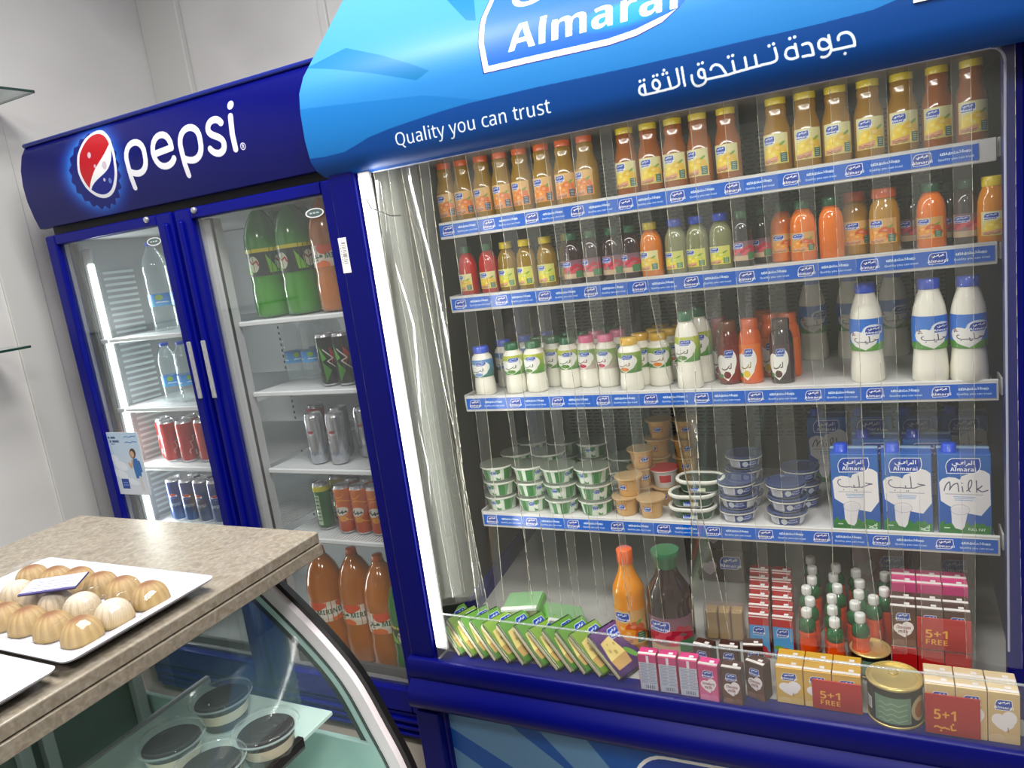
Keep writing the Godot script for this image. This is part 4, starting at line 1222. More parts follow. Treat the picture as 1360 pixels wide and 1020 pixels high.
func carton_art(im: Image, latin: bool) -> void:
	# drawn in the photograph crop's grid: 385 wide, 655 high
	var k := im.get_width() / 385.0
	shade(im, Color(0.20, 0.43, 0.72), Color(0.13, 0.33, 0.66))
	var q := func(l: Array) -> PackedVector2Array:
		var p := PackedVector2Array()
		for i in range(0, l.size(), 2):
			p.append(Vector2(l[i], l[i + 1]) * k)
		return p
	im.fill_rect(Rect2i(0, int(575 * k), im.get_width(), int(100 * k)), Color(0.16, 0.45, 0.20))
	for i in 9:
		leaf(im, Vector2(20 + i * 45, 572 + (i % 3) * 8) * k, 34 * k, -0.9 + (i % 4) * 0.6, Color(0.18, 0.50, 0.20))
	poly(im, q.call([5, 225, 30, 195, 80, 180, 130, 185, 160, 200, 175, 170, 230, 150, 300, 112, 345, 125, 380, 150, 384, 400, 315, 492, 250, 482, 190, 470, 130, 450, 60, 410, 15, 380]), Color(0.92, 0.91, 0.91))
	poly(im, q.call([90, 430, 225, 430, 190, 590, 170, 618, 120, 605, 95, 560]), Color(0.89, 0.88, 0.90))
	pen(im, "O 158 448 72 42", Transform2D(0, Vector2(k, k), 0, Vector2.ZERO), 3 * k, Color(0.62, 0.62, 0.66))
	badge(im, Rect2(55 * k, 25 * k, 262 * k, 124 * k))
	if latin:
		pen(im, "M 900 500 C 905 470 920 440 940 430 C 950 450 945 480 940 495 C 955 460 980 440 1000 440 C 1010 460 1005 490 1010 505 M 1035 465 L 1040 505 D 1035 438 M 1068 498 C 1100 484 1118 420 1100 412 C 1078 414 1072 494 1094 503 M 1140 415 L 1142 505 M 1180 455 C 1170 470 1150 478 1144 482 L 1180 502 L 1222 488", Transform2D(0, Vector2(k, k * 1.05), 0, Vector2(-858, -232) * k), 8 * k, Color(0.24, 0.27, 0.40))
		words(im, "FULL FAT", Vector2(345, 620) * k, 30 * k, Color(0.9, 0.95, 0.9), 1.0, true)
	else:
		pen(im, HALIB, Transform2D(0, Vector2(k, k), 0, Vector2(-462, -188) * k), 7 * k, Color(0.24, 0.27, 0.40))
		pen(im, "M 60 10 C 50 30 20 34 8 24 M 74 0 L 72 22 L 60 24 M 10 40 L 74 44 L 72 34 M 40 44 L 38 34", Transform2D(0, Vector2(k, k), 0, Vector2(285, 590) * k), 7 * k, Color(0.85, 0.92, 0.85))
	im.fill_rect(Rect2i(int(50 * k), int(318 * k), int(280 * k), int(5 * k)), Color(0.55, 0.57, 0.65))
	for i in 3:
		im.fill_rect(Rect2i(int((110 + i * 6) * k), int((338 + i * 14) * k), int((160 - i * 12) * k), int(6 * k)), Color(0.55, 0.68, 0.86))
	im.fill_rect(Rect2i(int(35 * k), int(600 * k), int(45 * k), int(9 * k)), Color(0.8, 0.9, 0.8))

func tub_art(im: Image, ground: Color, patch: Color) -> void:
	im.fill(Color(0.86, 0.90, 0.84))
	var s := Vector2(im.get_size())
	for i in 4:
		var x := i * 0.25
		im.fill_rect(Rect2i(int(s.x * x), 0, int(s.x * 0.07), int(s.y)), ground)
		poly(im, PackedVector2Array([s * Vector2(x + 0.07, 0), s * Vector2(x + 0.11, 0), s * Vector2(x + 0.085, 1), s * Vector2(x + 0.07, 1)]), ground.lightened(0.25))
		im.fill_rect(Rect2i(int(s.x * (x + 0.16)), 0, int(s.x * 0.05), int(s.y)), ground.lightened(0.12))
		if i % 2 == 0:
			badge(im, Rect2(s.x * (x + 0.10), s.y * 0.12, s.x * 0.065, s.y * 0.36))
			heart(im, s * Vector2(x + 0.19, 0.6), s.y * 0.25, patch)
		else:
			for r in 6:
				im.fill_rect(Rect2i(int(s.x * (x + 0.10)), int(s.y * (0.12 + r * 0.13)), int(s.x * 0.055), int(s.y * 0.05)), Color(0.6, 0.62, 0.6))

func blue_tub_art(im: Image) -> void:
	im.fill(Color(0.13, 0.22, 0.52))
	var s := Vector2(im.get_size())
	for i in 3:
		var x := i / 3.0
		im.fill_rect(Rect2i(int(s.x * (x + 0.02)), int(s.y * 0.08), int(s.x * 0.13), int(s.y * 0.86)), Color(0.86, 0.87, 0.89))
		for r in 5:
			im.fill_rect(Rect2i(int(s.x * (x + 0.065)), int(s.y * (0.2 + r * 0.14)), int(s.x * 0.07), int(s.y * 0.05)), Color(0.62, 0.63, 0.7))
		oval(im, s * Vector2(x + 0.20, 0.5), s.x * 0.03, s.y * 0.36, Color(0.84, 0.88, 0.92))
		badge(im, Rect2(s.x * (x + 0.24), s.y * 0.2, s.x * 0.075, s.y * 0.5))

func box_art(im: Image, top: Color, low: Color, word: String, word2: String, ink: Color) -> void:
	shade(im, top, low)
	var s := Vector2(im.get_size())
	oval(im, s * Vector2(0.3, 0.95), s.x * 0.35, s.y * 0.12, low.lightened(0.18))
	oval(im, s * Vector2(0.8, 0.92), s.x * 0.3, s.y * 0.10, low.lightened(0.1))
	heart(im, s * Vector2(0.5, 0.56), s.x * 0.40, Color(0.92, 0.90, 0.91))
	badge(im, Rect2(s.x * 0.2, s.y * 0.13, s.x * 0.58, s.y * 0.21))
	words(im, word, s * Vector2(0.5, 0.545), s.y * 0.105, ink, 0.5, true, 0.60, Transform2D(), 0.12)
	words(im, word2, s * Vector2(0.48, 0.655), s.y * 0.12, ink, 0.5, true, 0.8, Transform2D(), 0.12)
	im.fill_rect(Rect2i(int(s.x * 0.62), int(s.y * 0.68), int(s.x * 0.03), int(s.y * 0.1)), ink)

func back_art(im: Image) -> void:
	im.fill(Color(0.80, 0.26, 0.50))
	var s := Vector2(im.get_size())
	im.fill_rect(Rect2i(0, int(s.y * 0.2), int(s.x), int(s.y * 0.8)), Color(0.76, 0.79, 0.85))
	for r in 13:
		for c in 2:
			im.fill_rect(Rect2i(int(s.x * (0.08 + c * 0.46)), int(s.y * (0.24 + r * 0.045)), int(s.x * (0.36 + 0.04 * ((r * 5 + c) % 3))), int(s.y * 0.018)), Color(0.55, 0.56, 0.68))
	for i in 12:
		if i % 3 != 1:
			im.fill_rect(Rect2i(int(s.x * (0.3 + i * 0.045)), int(s.y * 0.86), int(s.x * 0.025), int(s.y * 0.1)), Color(0.2, 0.2, 0.3))
	im.fill_rect(Rect2i(int(s.x * 0.45), 0, int(s.x * 0.16), int(s.y * 0.2)), Color(0.93, 0.9, 0.92))

func fruit_box_art(im: Image) -> void:
	shade(im, Color(0.25, 0.55, 0.82), Color(0.40, 0.70, 0.88))
	var s := Vector2(im.get_size())
	im.fill_rect(Rect2i(0, 0, int(s.x), int(s.y * 0.22)), Color(0.72, 0.08, 0.10))
	im.fill_rect(Rect2i(0, 0, int(s.x), int(s.y * 0.03)), Color(0.92, 0.9, 0.88))
	leaf(im, s * Vector2(0.3, 0.74), s.x * 0.3, 0.1, Color(0.45, 0.66, 0.22))
	for q in [[0.3, 0.9, 0.22], [0.62, 0.84, 0.26], [0.86, 0.94, 0.2]]:
		oval(im, s * Vector2(q[0], q[1]), q[2] * s.x, q[2] * s.x, Color(0.75, 0.20, 0.24))
		oval(im, s * Vector2(q[0] - 0.06, q[1] - 0.04), q[2] * s.x * 0.3, q[2] * s.x * 0.3, Color(0.88, 0.45, 0.45))
	badge(im, Rect2(s.x * 0.18, s.y * 0.26, s.x * 0.62, s.y * 0.2))

func sleeve_art(im: Image, free: bool) -> void:
	shade(im, Color(0.70, 0.05, 0.07), Color(0.62, 0.04, 0.06))
	var s := Vector2(im.get_size())
	words(im, "5+1", s * Vector2(0.36, 0.62), s.y * 0.36, Color(0.90, 0.66, 0.20), 0.5, true)
	if free:
		words(im, "FREE", s * Vector2(0.36, 0.84), s.y * 0.24, Color(0.90, 0.66, 0.20), 0.5, true)
	else:
		pen(im, "M 0 10 C 10 -2 20 18 30 8 L 46 12 M 52 0 L 54 14 L 66 12 D 20 20 D 58 -6", Transform2D(0, Vector2(s.x, s.x) * 0.006, 0, s * Vector2(0.16, 0.76)), s.y * 0.045, Color(0.90, 0.66, 0.20))

func tin_art(im: Image) -> void:
	im.fill(Color(0.10, 0.13, 0.11))
	var s := Vector2(im.get_size())
	im.fill_rect(Rect2i(int(s.x * 0.36), int(s.y * 0.18), int(s.x * 0.22), int(s.y * 0.74)), Color(0.42, 0.56, 0.46))
	for i in 4:
		pen(im, "M 0 4 C 10 -6 14 14 24 2 C 30 -6 40 12 48 3 L 60 0", Transform2D(0, Vector2(s.x, s.x) * 0.0028, 0, s * Vector2(0.385, 0.34 + i * 0.15)), s.y * 0.03, Color(0.58, 0.68, 0.56))
	oval(im, s * Vector2(0.65, 0.55), s.x * 0.07, s.y * 0.34, Color(0.75, 0.68, 0.52))
	oval(im, s * Vector2(0.65, 0.58), s.x * 0.045, s.y * 0.22, Color(0.62, 0.36, 0.18))
	im.fill_rect(Rect2i(int(s.x * 0.27), int(s.y * 0.4), int(s.x * 0.06), int(s.y * 0.34)), Color(0.85, 0.86, 0.86))
	for i in 7:
		im.fill_rect(Rect2i(int(s.x * (0.276 + i * 0.007)), int(s.y * 0.44), int(s.x * 0.003), int(s.y * 0.26)), Color(0.15, 0.15, 0.15))

func cheese_art(im: Image, ground: Color) -> void:
	shade(im, ground.lightened(0.12), ground.darkened(0.2))
	var s := Vector2(im.get_size())
	poly(im, PackedVector2Array([s * Vector2(0.02, 0.66), s * Vector2(0.10, 0.26), s * Vector2(0.48, 0.20), s * Vector2(0.62, 0.62)]), Color(0.88, 0.80, 0.50))
	poly(im, PackedVector2Array([s * Vector2(0.02, 0.66), s * Vector2(0.62, 0.62), s * Vector2(0.58, 0.86), s * Vector2(0.05, 0.88)]), Color(0.74, 0.60, 0.36))
	for q in [[0.2, 0.48, 0.04], [0.35, 0.54, 0.05], [0.46, 0.38, 0.035], [0.26, 0.34, 0.025]]:
		oval(im, s * Vector2(q[0], q[1]), q[2] * s.x, q[2] * s.y, Color(0.72, 0.64, 0.35))
	badge(im, Rect2(s.x * 0.5, s.y * 0.08, s.x * 0.42, s.y * 0.22))
	leaf(im, s * Vector2(0.75, 0.7), s.x * 0.2, 0.8, Color(0.40, 0.62, 0.25))

func wrap_art(im: Image, kind: String) -> void:
	var s := Vector2(im.get_size())
	match kind:
		"orange":
			shade(im, Color(0.85, 0.45, 0.10), Color(0.70, 0.24, 0.08))
			for i in 9:
				pen(im, "M 0 0 C 20 -30 60 30 90 -10", Transform2D(0, Vector2(s.x, s.x) * 0.004, 0, s * Vector2(fmod(i * 0.23, 0.9), 0.06 + i * 0.11)), s.x * 0.02, Color(0.92, 0.62, 0.14))
			for i in 3:
				var x := 0.16 + i * 0.34
				oval(im, s * Vector2(x, 0.50), s.x * 0.13, s.y * 0.10, Color(0.88, 0.87, 0.84), -0.25)
				pen(im, "M 92 20 C 84 10 82 26 92 24 L 60 24 L 58 12 M 60 24 L 44 26 C 38 34 34 34 30 34 M 26 24 L 24 10 M 26 24 L 10 24 L 8 12 D 60 34 D 24 2", Transform2D(0, Vector2(s.x, s.x) * 0.0022, 0, s * Vector2(x - 0.11, 0.455)), s.x * 0.022, Color(0.10, 0.20, 0.16))
				oval(im, s * Vector2(x + 0.02, 0.68), s.x * 0.075, s.y * 0.055, Color(0.90, 0.72, 0.30))
				pen(im, "O 0 0 10 10 M -10 0 L 10 0 M 0 -10 L 0 10 M -7 -7 L 7 7 M 7 -7 L -7 7", Transform2D(0, Vector2(s.x * 0.005, s.y * 0.0038), 0, s * Vector2(x + 0.02, 0.68)), s.x * 0.008, Color(0.90, 0.50, 0.12))
		"blue":
			shade(im, Color(0.06, 0.13, 0.42), Color(0.04, 0.26, 0.48))
			for i in 3:
				var c := s * Vector2(0.16 + i * 0.34, 0.36)
				oval(im, c, s.x * 0.085, s.y * 0.066, Color(0.90, 0.90, 0.92))
				oval(im, c + Vector2(0, -s.y * 0.030), s.x * 0.07, s.y * 0.030, Color(0.75, 0.12, 0.14))
				oval(im, c + Vector2(0, s.y * 0.034), s.x * 0.068, s.y * 0.026, Color(0.08, 0.22, 0.60))
				words(im, "pepsi", s * Vector2(0.16 + i * 0.34, 0.62), s.y * 0.13, Color(0.85, 0.88, 0.92), 0.5)
		"silver":
			shade(im, Color(0.78, 0.79, 0.81), Color(0.72, 0.73, 0.76))
			for i in 3:
				var c := s * Vector2(0.16 + i * 0.34, 0.34)
				oval(im, c, s.x * 0.075, s.y * 0.058, Color(0.88, 0.88, 0.9))
				oval(im, c + Vector2(0, -s.y * 0.022), s.x * 0.06, s.y * 0.030, Color(0.75, 0.15, 0.16))
				words(im, "pepsi", s * Vector2(0.16 + i * 0.34, 0.82), s.y * 0.13, Color(0.25, 0.32, 0.50), 0.5)
		"red":
			shade(im, Color(0.70, 0.07, 0.10), Color(0.62, 0.05, 0.07))
			for i in 3:
				pen(im, "M 0 40 C 30 10 20 60 50 25 C 70 0 60 50 90 20 L 100 34", Transform2D(-1.1, s * Vector2(0.16 + i * 0.34, 0.72)) * Transform2D(0, Vector2(s.x, s.x) * 0.004, 0, Vector2.ZERO), s.x * 0.02, Color(0.85, 0.62, 0.6))
				im.fill_rect(Rect2i(int(s.x * (0.06 + i * 0.34)), int(s.y * 0.74), int(s.x * 0.05), int(s.y * 0.14)), Color(0.80, 0.72, 0.70))
		"lime":
			shade(im, Color(0.10, 0.42, 0.14), Color(0.05, 0.30, 0.10))
			im.fill_rect(Rect2i(0, 0, int(s.x), int(s.y * 0.12)), Color(0.80, 0.78, 0.12))
			for i in 3:
				im.fill_rect(Rect2i(int(s.x * (0.06 + i * 0.34)), int(s.y * 0.2), int(s.x * 0.11), int(s.y * 0.7)), Color(0.70, 0.78, 0.66))
				for r in 7:
					im.fill_rect(Rect2i(int(s.x * (0.075 + i * 0.34)), int(s.y * (0.24 + r * 0.09)), int(s.x * 0.08), int(s.y * 0.03)), Color(0.2, 0.35, 0.2))
		"dark":
			im.fill(Color(0.06, 0.07, 0.06))
			for i in 3:
				var o := Vector2(0.02 + i * 0.34, 0)
				poly(im, PackedVector2Array([s * (o + Vector2(0.02, 0.15)), s * (o + Vector2(0.14, 0.45)), s * (o + Vector2(0.06, 0.5))]), Color(0.30, 0.62, 0.14))
				poly(im, PackedVector2Array([s * (o + Vector2(0.06, 0.5)), s * (o + Vector2(0.2, 0.7)), s * (o + Vector2(0.08, 0.95))]), Color(0.24, 0.52, 0.12))
				poly(im, PackedVector2Array([s * (o + Vector2(0.2, 0.2)), s * (o + Vector2(0.3, 0.35)), s * (o + Vector2(0.22, 0.6))]), Color(0.70, 0.10, 0.14))
				pen(im, "M 0 0 L 30 40 L 10 50 L 44 90", Transform2D(0, Vector2(s.x, s.y) * 0.005, 0, s * (o + Vector2(0.1, 0.25))), s.x * 0.02, Color(0.85, 0.85, 0.8))
		"dew":
			im.fill(Color(0.10, 0.14, 0.08))
			im.fill_rect(Rect2i(0, 0, int(s.x), int(s.y * 0.14)), Color(0.85, 0.80, 0.10))
			for i in 4:
				var x := 0.04 + i * 0.25
				poly(im, PackedVector2Array([s * Vector2(x, 0.2), s * Vector2(x + 0.11, 0.9), s * Vector2(x + 0.02, 0.9)]), Color(0.50, 0.78, 0.14))
				oval(im, s * Vector2(x + 0.13, 0.55), s.x * 0.055, s.y * 0.3, Color(0.82, 0.82, 0.74))
				pen(im, "M 0 0 L 10 40 L 24 6 L 30 60", Transform2D(0, Vector2(s.x, s.y) * 0.003, 0, s * Vector2(x + 0.09, 0.42)), s.x * 0.015, Color(0.65, 0.10, 0.12))
		"mir":
			im.fill(Color(0.86, 0.80, 0.72))
			for i in 4:
				var x := i * 0.25
				oval(im, s * Vector2(x, 0.15), s.x * 0.08, s.y * 0.28, Color(0.85, 0.30, 0.10))
				oval(im, s * Vector2(x + 0.2, 0.92), s.x * 0.08, s.y * 0.22, Color(0.88, 0.42, 0.12))
				oval(im, s * Vector2(x + 0.125, 0.52), s.x * 0.12, s.y * 0.30, Color(0.88, 0.87, 0.82), -0.3)
				if i % 2 == 0:
					words(im, "MIRINDA", s * Vector2(x + 0.125, 0.62), s.y * 0.34, Color(0.05, 0.34, 0.20), 0.5, true, 0.55)
				else:
					pen(im, "M 92 20 C 84 10 82 26 92 24 L 60 24 L 58 12 M 60 24 L 44 26 C 38 34 34 34 30 34 M 26 24 L 24 10 M 26 24 L 10 24 L 8 12 D 60 34 D 24 2", Transform2D(-0.15, s * Vector2(x + 0.03, 0.36)) * Transform2D(0, Vector2(s.x * 0.0019, s.y * 0.011), 0, Vector2.ZERO), s.x * 0.016, Color(0.08, 0.32, 0.18))
		"water":
			shade(im, Color(0.20, 0.50, 0.82), Color(0.35, 0.68, 0.90))
			for i in 4:
				oval(im, s * Vector2(0.1 + i * 0.25, 0.3), s.x * 0.05, s.y * 0.22, Color(0.55, 0.72, 0.25))
				pen(im, "M 0 10 C 10 -2 20 18 30 8 L 46 12", Transform2D(0, Vector2(s.x, s.x) * 0.003, 0, s * Vector2(0.06 + i * 0.25, 0.6)), s.y * 0.08, Color(0.85, 0.92, 0.96))
		"grape":
			shade(im, Color(0.45, 0.30, 0.36), Color(0.62, 0.50, 0.46))
			for i in 16:
				oval(im, s * Vector2(fmod(i * 0.37 + 0.1, 1.0), 0.30 + fmod(i * 0.23, 0.4)), s.x * 0.09, s.y * 0.10, Color(0.68, 0.12, 0.22) if i % 3 else Color(0.80, 0.30, 0.36))
			im.fill_rect(Rect2i(0, int(s.y * 0.74), int(s.x * 0.66), int(s.y * 0.26)), Color(0.78, 0.68, 0.55))
			im.fill_rect(Rect2i(int(s.x * 0.66), int(s.y * 0.6), int(s.x * 0.34), int(s.y * 0.36)), Color(0.25, 0.48, 0.30))
			badge(im, Rect2(s.x * 0.04, s.y * 0.10, s.x * 0.46, s.y * 0.28))

func label_mat(kind: String) -> StandardMaterial3D:
	match kind:
		"yellow":
			return printed("l_yellow", juice_art.bind(Color(0.86, 0.84, 0.62), Color(0.84, 0.78, 0.45), Color(0.92, 0.80, 0.22), Color(0.88, 0.72, 0.18), Color(0.20, 0.40, 0.34)), 128, 140)
		"peach":
			return printed("l_peach", juice_art.bind(Color(0.86, 0.70, 0.42), Color(0.88, 0.58, 0.30), Color(0.90, 0.55, 0.20), Color(0.86, 0.45, 0.18), Color(0.22, 0.30, 0.38)), 128, 140)
		"lemon":
			return printed("l_lemon", juice_art.bind(Color(0.80, 0.80, 0.45), Color(0.86, 0.82, 0.30), Color(0.90, 0.84, 0.20), Color(0.78, 0.80, 0.30), Color(0.30, 0.50, 0.30)), 128, 140)
		"mango":
			return printed("l_mango", juice_art.bind(Color(0.80, 0.62, 0.36), Color(0.86, 0.66, 0.36), Color(0.90, 0.58, 0.16), Color(0.80, 0.34, 0.14), Color(0.24, 0.44, 0.30)), 128, 140)
		"grape", "water", "dew", "mir":
			return printed("l_" + kind, wrap_art.bind(kind), 128 if kind == "grape" else 400, 128)
		"laban_green":
			return printed("l_lg", laban_art.bind(Color(0.72, 0.74, 0.20), Color(0.28, 0.58, 0.20), Color(0.35, 0.55, 0.2)), 160, 128)
		"laban_blue":
			return printed("l_lb", laban_art.bind(Color(0.35, 0.55, 0.80), Color(0.28, 0.52, 0.42), Color(0.45, 0.60, 0.85)), 160, 128)
		"laban_pink":
			return printed("l_lp", laban_art.bind(Color(0.50, 0.66, 0.36), Color(0.80, 0.72, 0.70), Color(0.75, 0.12, 0.28)), 160, 128)
		"laban_orange":
			return printed("l_lo", laban_art.bind(Color(0.55, 0.66, 0.25), Color(0.30, 0.55, 0.22), Color(0.92, 0.52, 0.10)), 160, 128)
		"flavour_red":
			return printed("l_fr", laban_art.bind(Color(0.45, 0.14, 0.12), Color(0.50, 0.12, 0.08), Color(0.45, 0.08, 0.10)), 160, 128)
		"flavour_orange":
			return printed("l_fo", laban_art.bind(Color(0.88, 0.45, 0.08), Color(0.86, 0.34, 0.06), Color(0.90, 0.75, 0.12)), 160, 128)
		"flavour_dark":
			return printed("l_fd", laban_art.bind(Color(0.24, 0.13, 0.16), Color(0.20, 0.10, 0.13), Color(0.30, 0.14, 0.12)), 160, 128)
	return printed("l_milk", milk_bottle_art, 384, 320)

# ---------------------------------------------------------------- bottle and can builders
const SHAPES := {
	"slim": [0.0, 0.0, 0.90, 0.0, 1.0, 0.025, 1.0, 0.48, 0.96, 0.56, 0.84, 0.635, 0.74, 0.69, 0.71, 0.74, 0.75, 0.79, 0.74, 0.84, 0.62, 0.87],
	"arch": [0.0, 0.0, 0.88, 0.0, 1.0, 0.03, 1.0, 0.52, 0.97, 0.62, 0.86, 0.73, 0.66, 0.81, 0.50, 0.845, 0.46, 0.87],
	"jar": [0.0, 0.0, 0.88, 0.0, 1.0, 0.03, 1.0, 0.50, 0.96, 0.64, 0.84, 0.76, 0.70, 0.82, 0.68, 0.86],
	"laban": [0.0, 0.0, 0.90, 0.0, 1.0, 0.03, 1.0, 0.18, 0.93, 0.33, 0.90, 0.38, 0.97, 0.43, 1.0, 0.5, 1.0, 0.72, 0.90, 0.80, 0.72, 0.84, 0.70, 0.87],
	"tall": [0.0, 0.0, 0.90, 0.0, 1.0, 0.02, 0.98, 0.16, 0.88, 0.34, 0.86, 0.38, 0.94, 0.44, 0.96, 0.56, 0.90, 0.68, 0.76, 0.78, 0.58, 0.85, 0.52, 0.88],
	"milk": [0.0, 0.0, 0.92, 0.0, 1.0, 0.02, 0.99, 0.13, 0.92, 0.26, 0.89, 0.31, 0.95, 0.35, 0.96, 0.5, 0.95, 0.63, 0.86, 0.73, 0.70, 0.82, 0.57, 0.88, 0.54, 0.905],
	"flav": [0.0, 0.0, 0.90, 0.0, 1.0, 0.03, 1.0, 0.5, 0.98, 0.66, 0.90, 0.76, 0.76, 0.82, 0.70, 0.845],
	"soda": [0.0, 0.02, 0.5, 0.0, 0.88, 0.0, 1.0, 0.03, 1.0, 0.24, 0.94, 0.30, 0.97, 0.36, 0.97, 0.56, 1.0, 0.62, 0.93, 0.72, 0.74, 0.82, 0.46, 0.90, 0.30, 0.93, 0.29, 0.955],
	"water": [0.0, 0.0, 0.88, 0.0, 1.0, 0.03, 0.96, 0.07, 1.0, 0.11, 0.96, 0.16, 1.0, 0.21, 0.97, 0.27, 0.97, 0.50, 1.0, 0.54, 0.93, 0.60, 1.0, 0.66, 0.94, 0.74, 0.78, 0.83, 0.48, 0.90, 0.36, 0.93, 0.34, 0.955],
	"jug": [0.0, 0.0, 0.90, 0.0, 1.0, 0.02, 1.0, 0.44, 0.94, 0.50, 0.97, 0.57, 0.93, 0.63, 0.72, 0.70, 0.52, 0.77, 0.44, 0.83, 0.42, 0.87],
	"sport": [0.0, 0.0, 0.9, 0.0, 1.0, 0.03, 0.98, 0.30, 0.88, 0.40, 0.82, 0.45],
}

func shape(kind: String, h: float, r: float) -> Array:
	var s: Array = SHAPES[kind]
	var p := []
	for i in range(0, s.size(), 2):
		p.append(Vector2(s[i] * r, s[i + 1] * h))
	return p

func hug(p: Array, y0: float, y1: float, off := 0.0005) -> Array: # the stretch of a profile between two heights, a little proud of it
	var out := []
	var at := func(y: float) -> float:
		for i in range(1, p.size() - 1):
			if p[i].y <= y and p[i + 1].y >= y and p[i + 1].y > p[i].y:
				return lerpf(p[i].x, p[i + 1].x, (y - p[i].y) / (p[i + 1].y - p[i].y))
		return p[2].x
	for i in 9:
		var y := lerpf(y0, y1, i / 8.0)
		out.append(Vector2(at.call(y) + off, y))
	return out

func make_bottle(o: Node3D, kind: String, h: float, r: float, body: Material, cap: Material, cap_r: float, label: Material, l0: float, l1: float, arc := 150.0) -> void:
	var p := shape(kind, h, r)
	var end: Vector2 = p[p.size() - 1]
	part(o, "bottle", lathe(p, 24), body)
	part(o, "cap", lathe([Vector2(0, end.y - 0.001), Vector2(cap_r * 0.98, end.y - 0.001), Vector2(cap_r, end.y + 0.002), Vector2(cap_r, h - 0.002), Vector2(cap_r * 0.9, h), Vector2(0, h)], 24), cap)
	part(o, "neck_ring", lathe([Vector2(end.x, end.y - 0.006), Vector2(cap_r * 0.95, end.y - 0.005), Vector2(cap_r * 0.95, end.y - 0.003), Vector2(end.x, end.y - 0.002)], 20), body)
	if label:
		part(o, "label", lathe(hug(p, l0 * h, l1 * h), 20, -arc / 2, arc / 2), label)

func make_can(o: Node3D, h: float, r: float, wrap: String) -> void:
	var alu := mat("can", Color(0.80, 0.80, 0.82), 0.25, 0.8)
	part(o, "can_body", lathe([Vector2(r * 0.82, 0.004), Vector2(r, 0.012), Vector2(r, h - 0.014), Vector2(r * 0.97, h - 0.010)], 24), printed("can_" + wrap, wrap_art.bind(wrap), 192, 160, 0.25, {"metallic": 0.85 if wrap == "silver" else 0.35}))
	part(o, "base_rim", lathe([Vector2(0, 0.004), Vector2(r * 0.74, 0.0), Vector2(r * 0.80, 0.0), Vector2(r * 0.83, 0.005)], 24), alu)
	part(o, "lid", lathe([Vector2(r * 0.97, h - 0.010), Vector2(r * 0.86, h - 0.002), Vector2(r * 0.86, h), Vector2(r * 0.82, h), Vector2(r * 0.80, h - 0.004), Vector2(0, h - 0.004)], 24), alu)
	part(o, "pull_tab", loft([[0.006, 0.011, 0.0055, h - 0.004], [0.006, 0.011, 0.0055, h - 0.0025]]), alu)

func gloss(key: String, c: Color, rough := 0.18) -> StandardMaterial3D:
	return mat(key, c, rough, 0, {"clearcoat_enabled": true, "clearcoat": 0.5, "clearcoat_roughness": 0.05})

func juice(key: String, c: Color) -> StandardMaterial3D:
	return mat("juice_" + key, c, 0.12, 0, {"clearcoat_enabled": true, "clearcoat": 0.6, "clearcoat_roughness": 0.03})

const CAPS := {"orange": Color(0.86, 0.36, 0.06), "yellow": Color(0.86, 0.76, 0.06), "green": Color(0.05, 0.38, 0.22), "blue": Color(0.12, 0.30, 0.80), "pink": Color(0.86, 0.42, 0.58), "gold": Color(0.86, 0.68, 0.16), "red": Color(0.62, 0.10, 0.14), "brown": Color(0.45, 0.26, 0.14), "dark": Color(0.22, 0.12, 0.12), "white": Color(0.85, 0.86, 0.84), "lime": Color(0.35, 0.62, 0.12)}

func cap(c: String) -> StandardMaterial3D:
	return gloss("cap_" + c, CAPS[c], 0.35)

# ---------------------------------------------------------------- goods on the shelves
func top_shelf() -> void:
	var y: float = SHELF[0]
	proto("j_peach", make_bottle.bind("slim", 0.164, 0.0285, juice("gold", Color(0.60, 0.45, 0.08)), cap("orange"), 0.0195, label_mat("peach"), 0.11, 0.47, 116.0))
	proto("j_orange", make_bottle.bind("slim", 0.165, 0.0285, juice("amber", Color(0.60, 0.32, 0.07)), cap("yellow"), 0.0205, label_mat("yellow"), 0.12, 0.48, 116.0))
	proto("j_mix", make_bottle.bind("slim", 0.165, 0.0295, juice("mix", Color(0.60, 0.43, 0.06)), cap("yellow"), 0.0215, label_mat("yellow"), 0.12, 0.50, 116.0))
	var xs := [-1.005, -0.952, -0.893, -0.838, -0.782, -0.722, -0.664, -0.607]
	for i in 8:
		place("j_peach", "juice_bottle", "golden juice bottle with an orange cap, %s from the lamp on the top shelf" % ORD[i], "juice bottle", "orange-capped juices on the top shelf", Vector3(xs[i] - 0.027, y, -0.33), rng.randf_range(-0.25, 0.25))
	xs = [-0.522, -0.465, -0.407, -0.350, -0.288]
	for i in 5:
		place("j_orange", "juice_bottle", "amber juice bottle with a yellow cap, %s past the top shelf's first gap" % ORD[i], "juice bottle", "amber juices mid top shelf", Vector3(xs[i] - 0.011, y, -0.33), rng.randf_range(-0.2, 0.25))
	xs = [-0.190, -0.131, -0.072, -0.011, 0.050, 0.112, 0.170]
	for i in 7:
		var k := "j_mix" if i < 5 else "j_orange"
		place(k, "juice_bottle", "%s juice bottle with a yellow cap, %s past the top shelf's second gap" % ["golden" if i < 5 else "amber", ORD[i]], "juice bottle", "yellow-capped juices at the far end of the top shelf", Vector3(xs[i] - 0.004, y, -0.33), rng.randf_range(-0.2, 0.2))

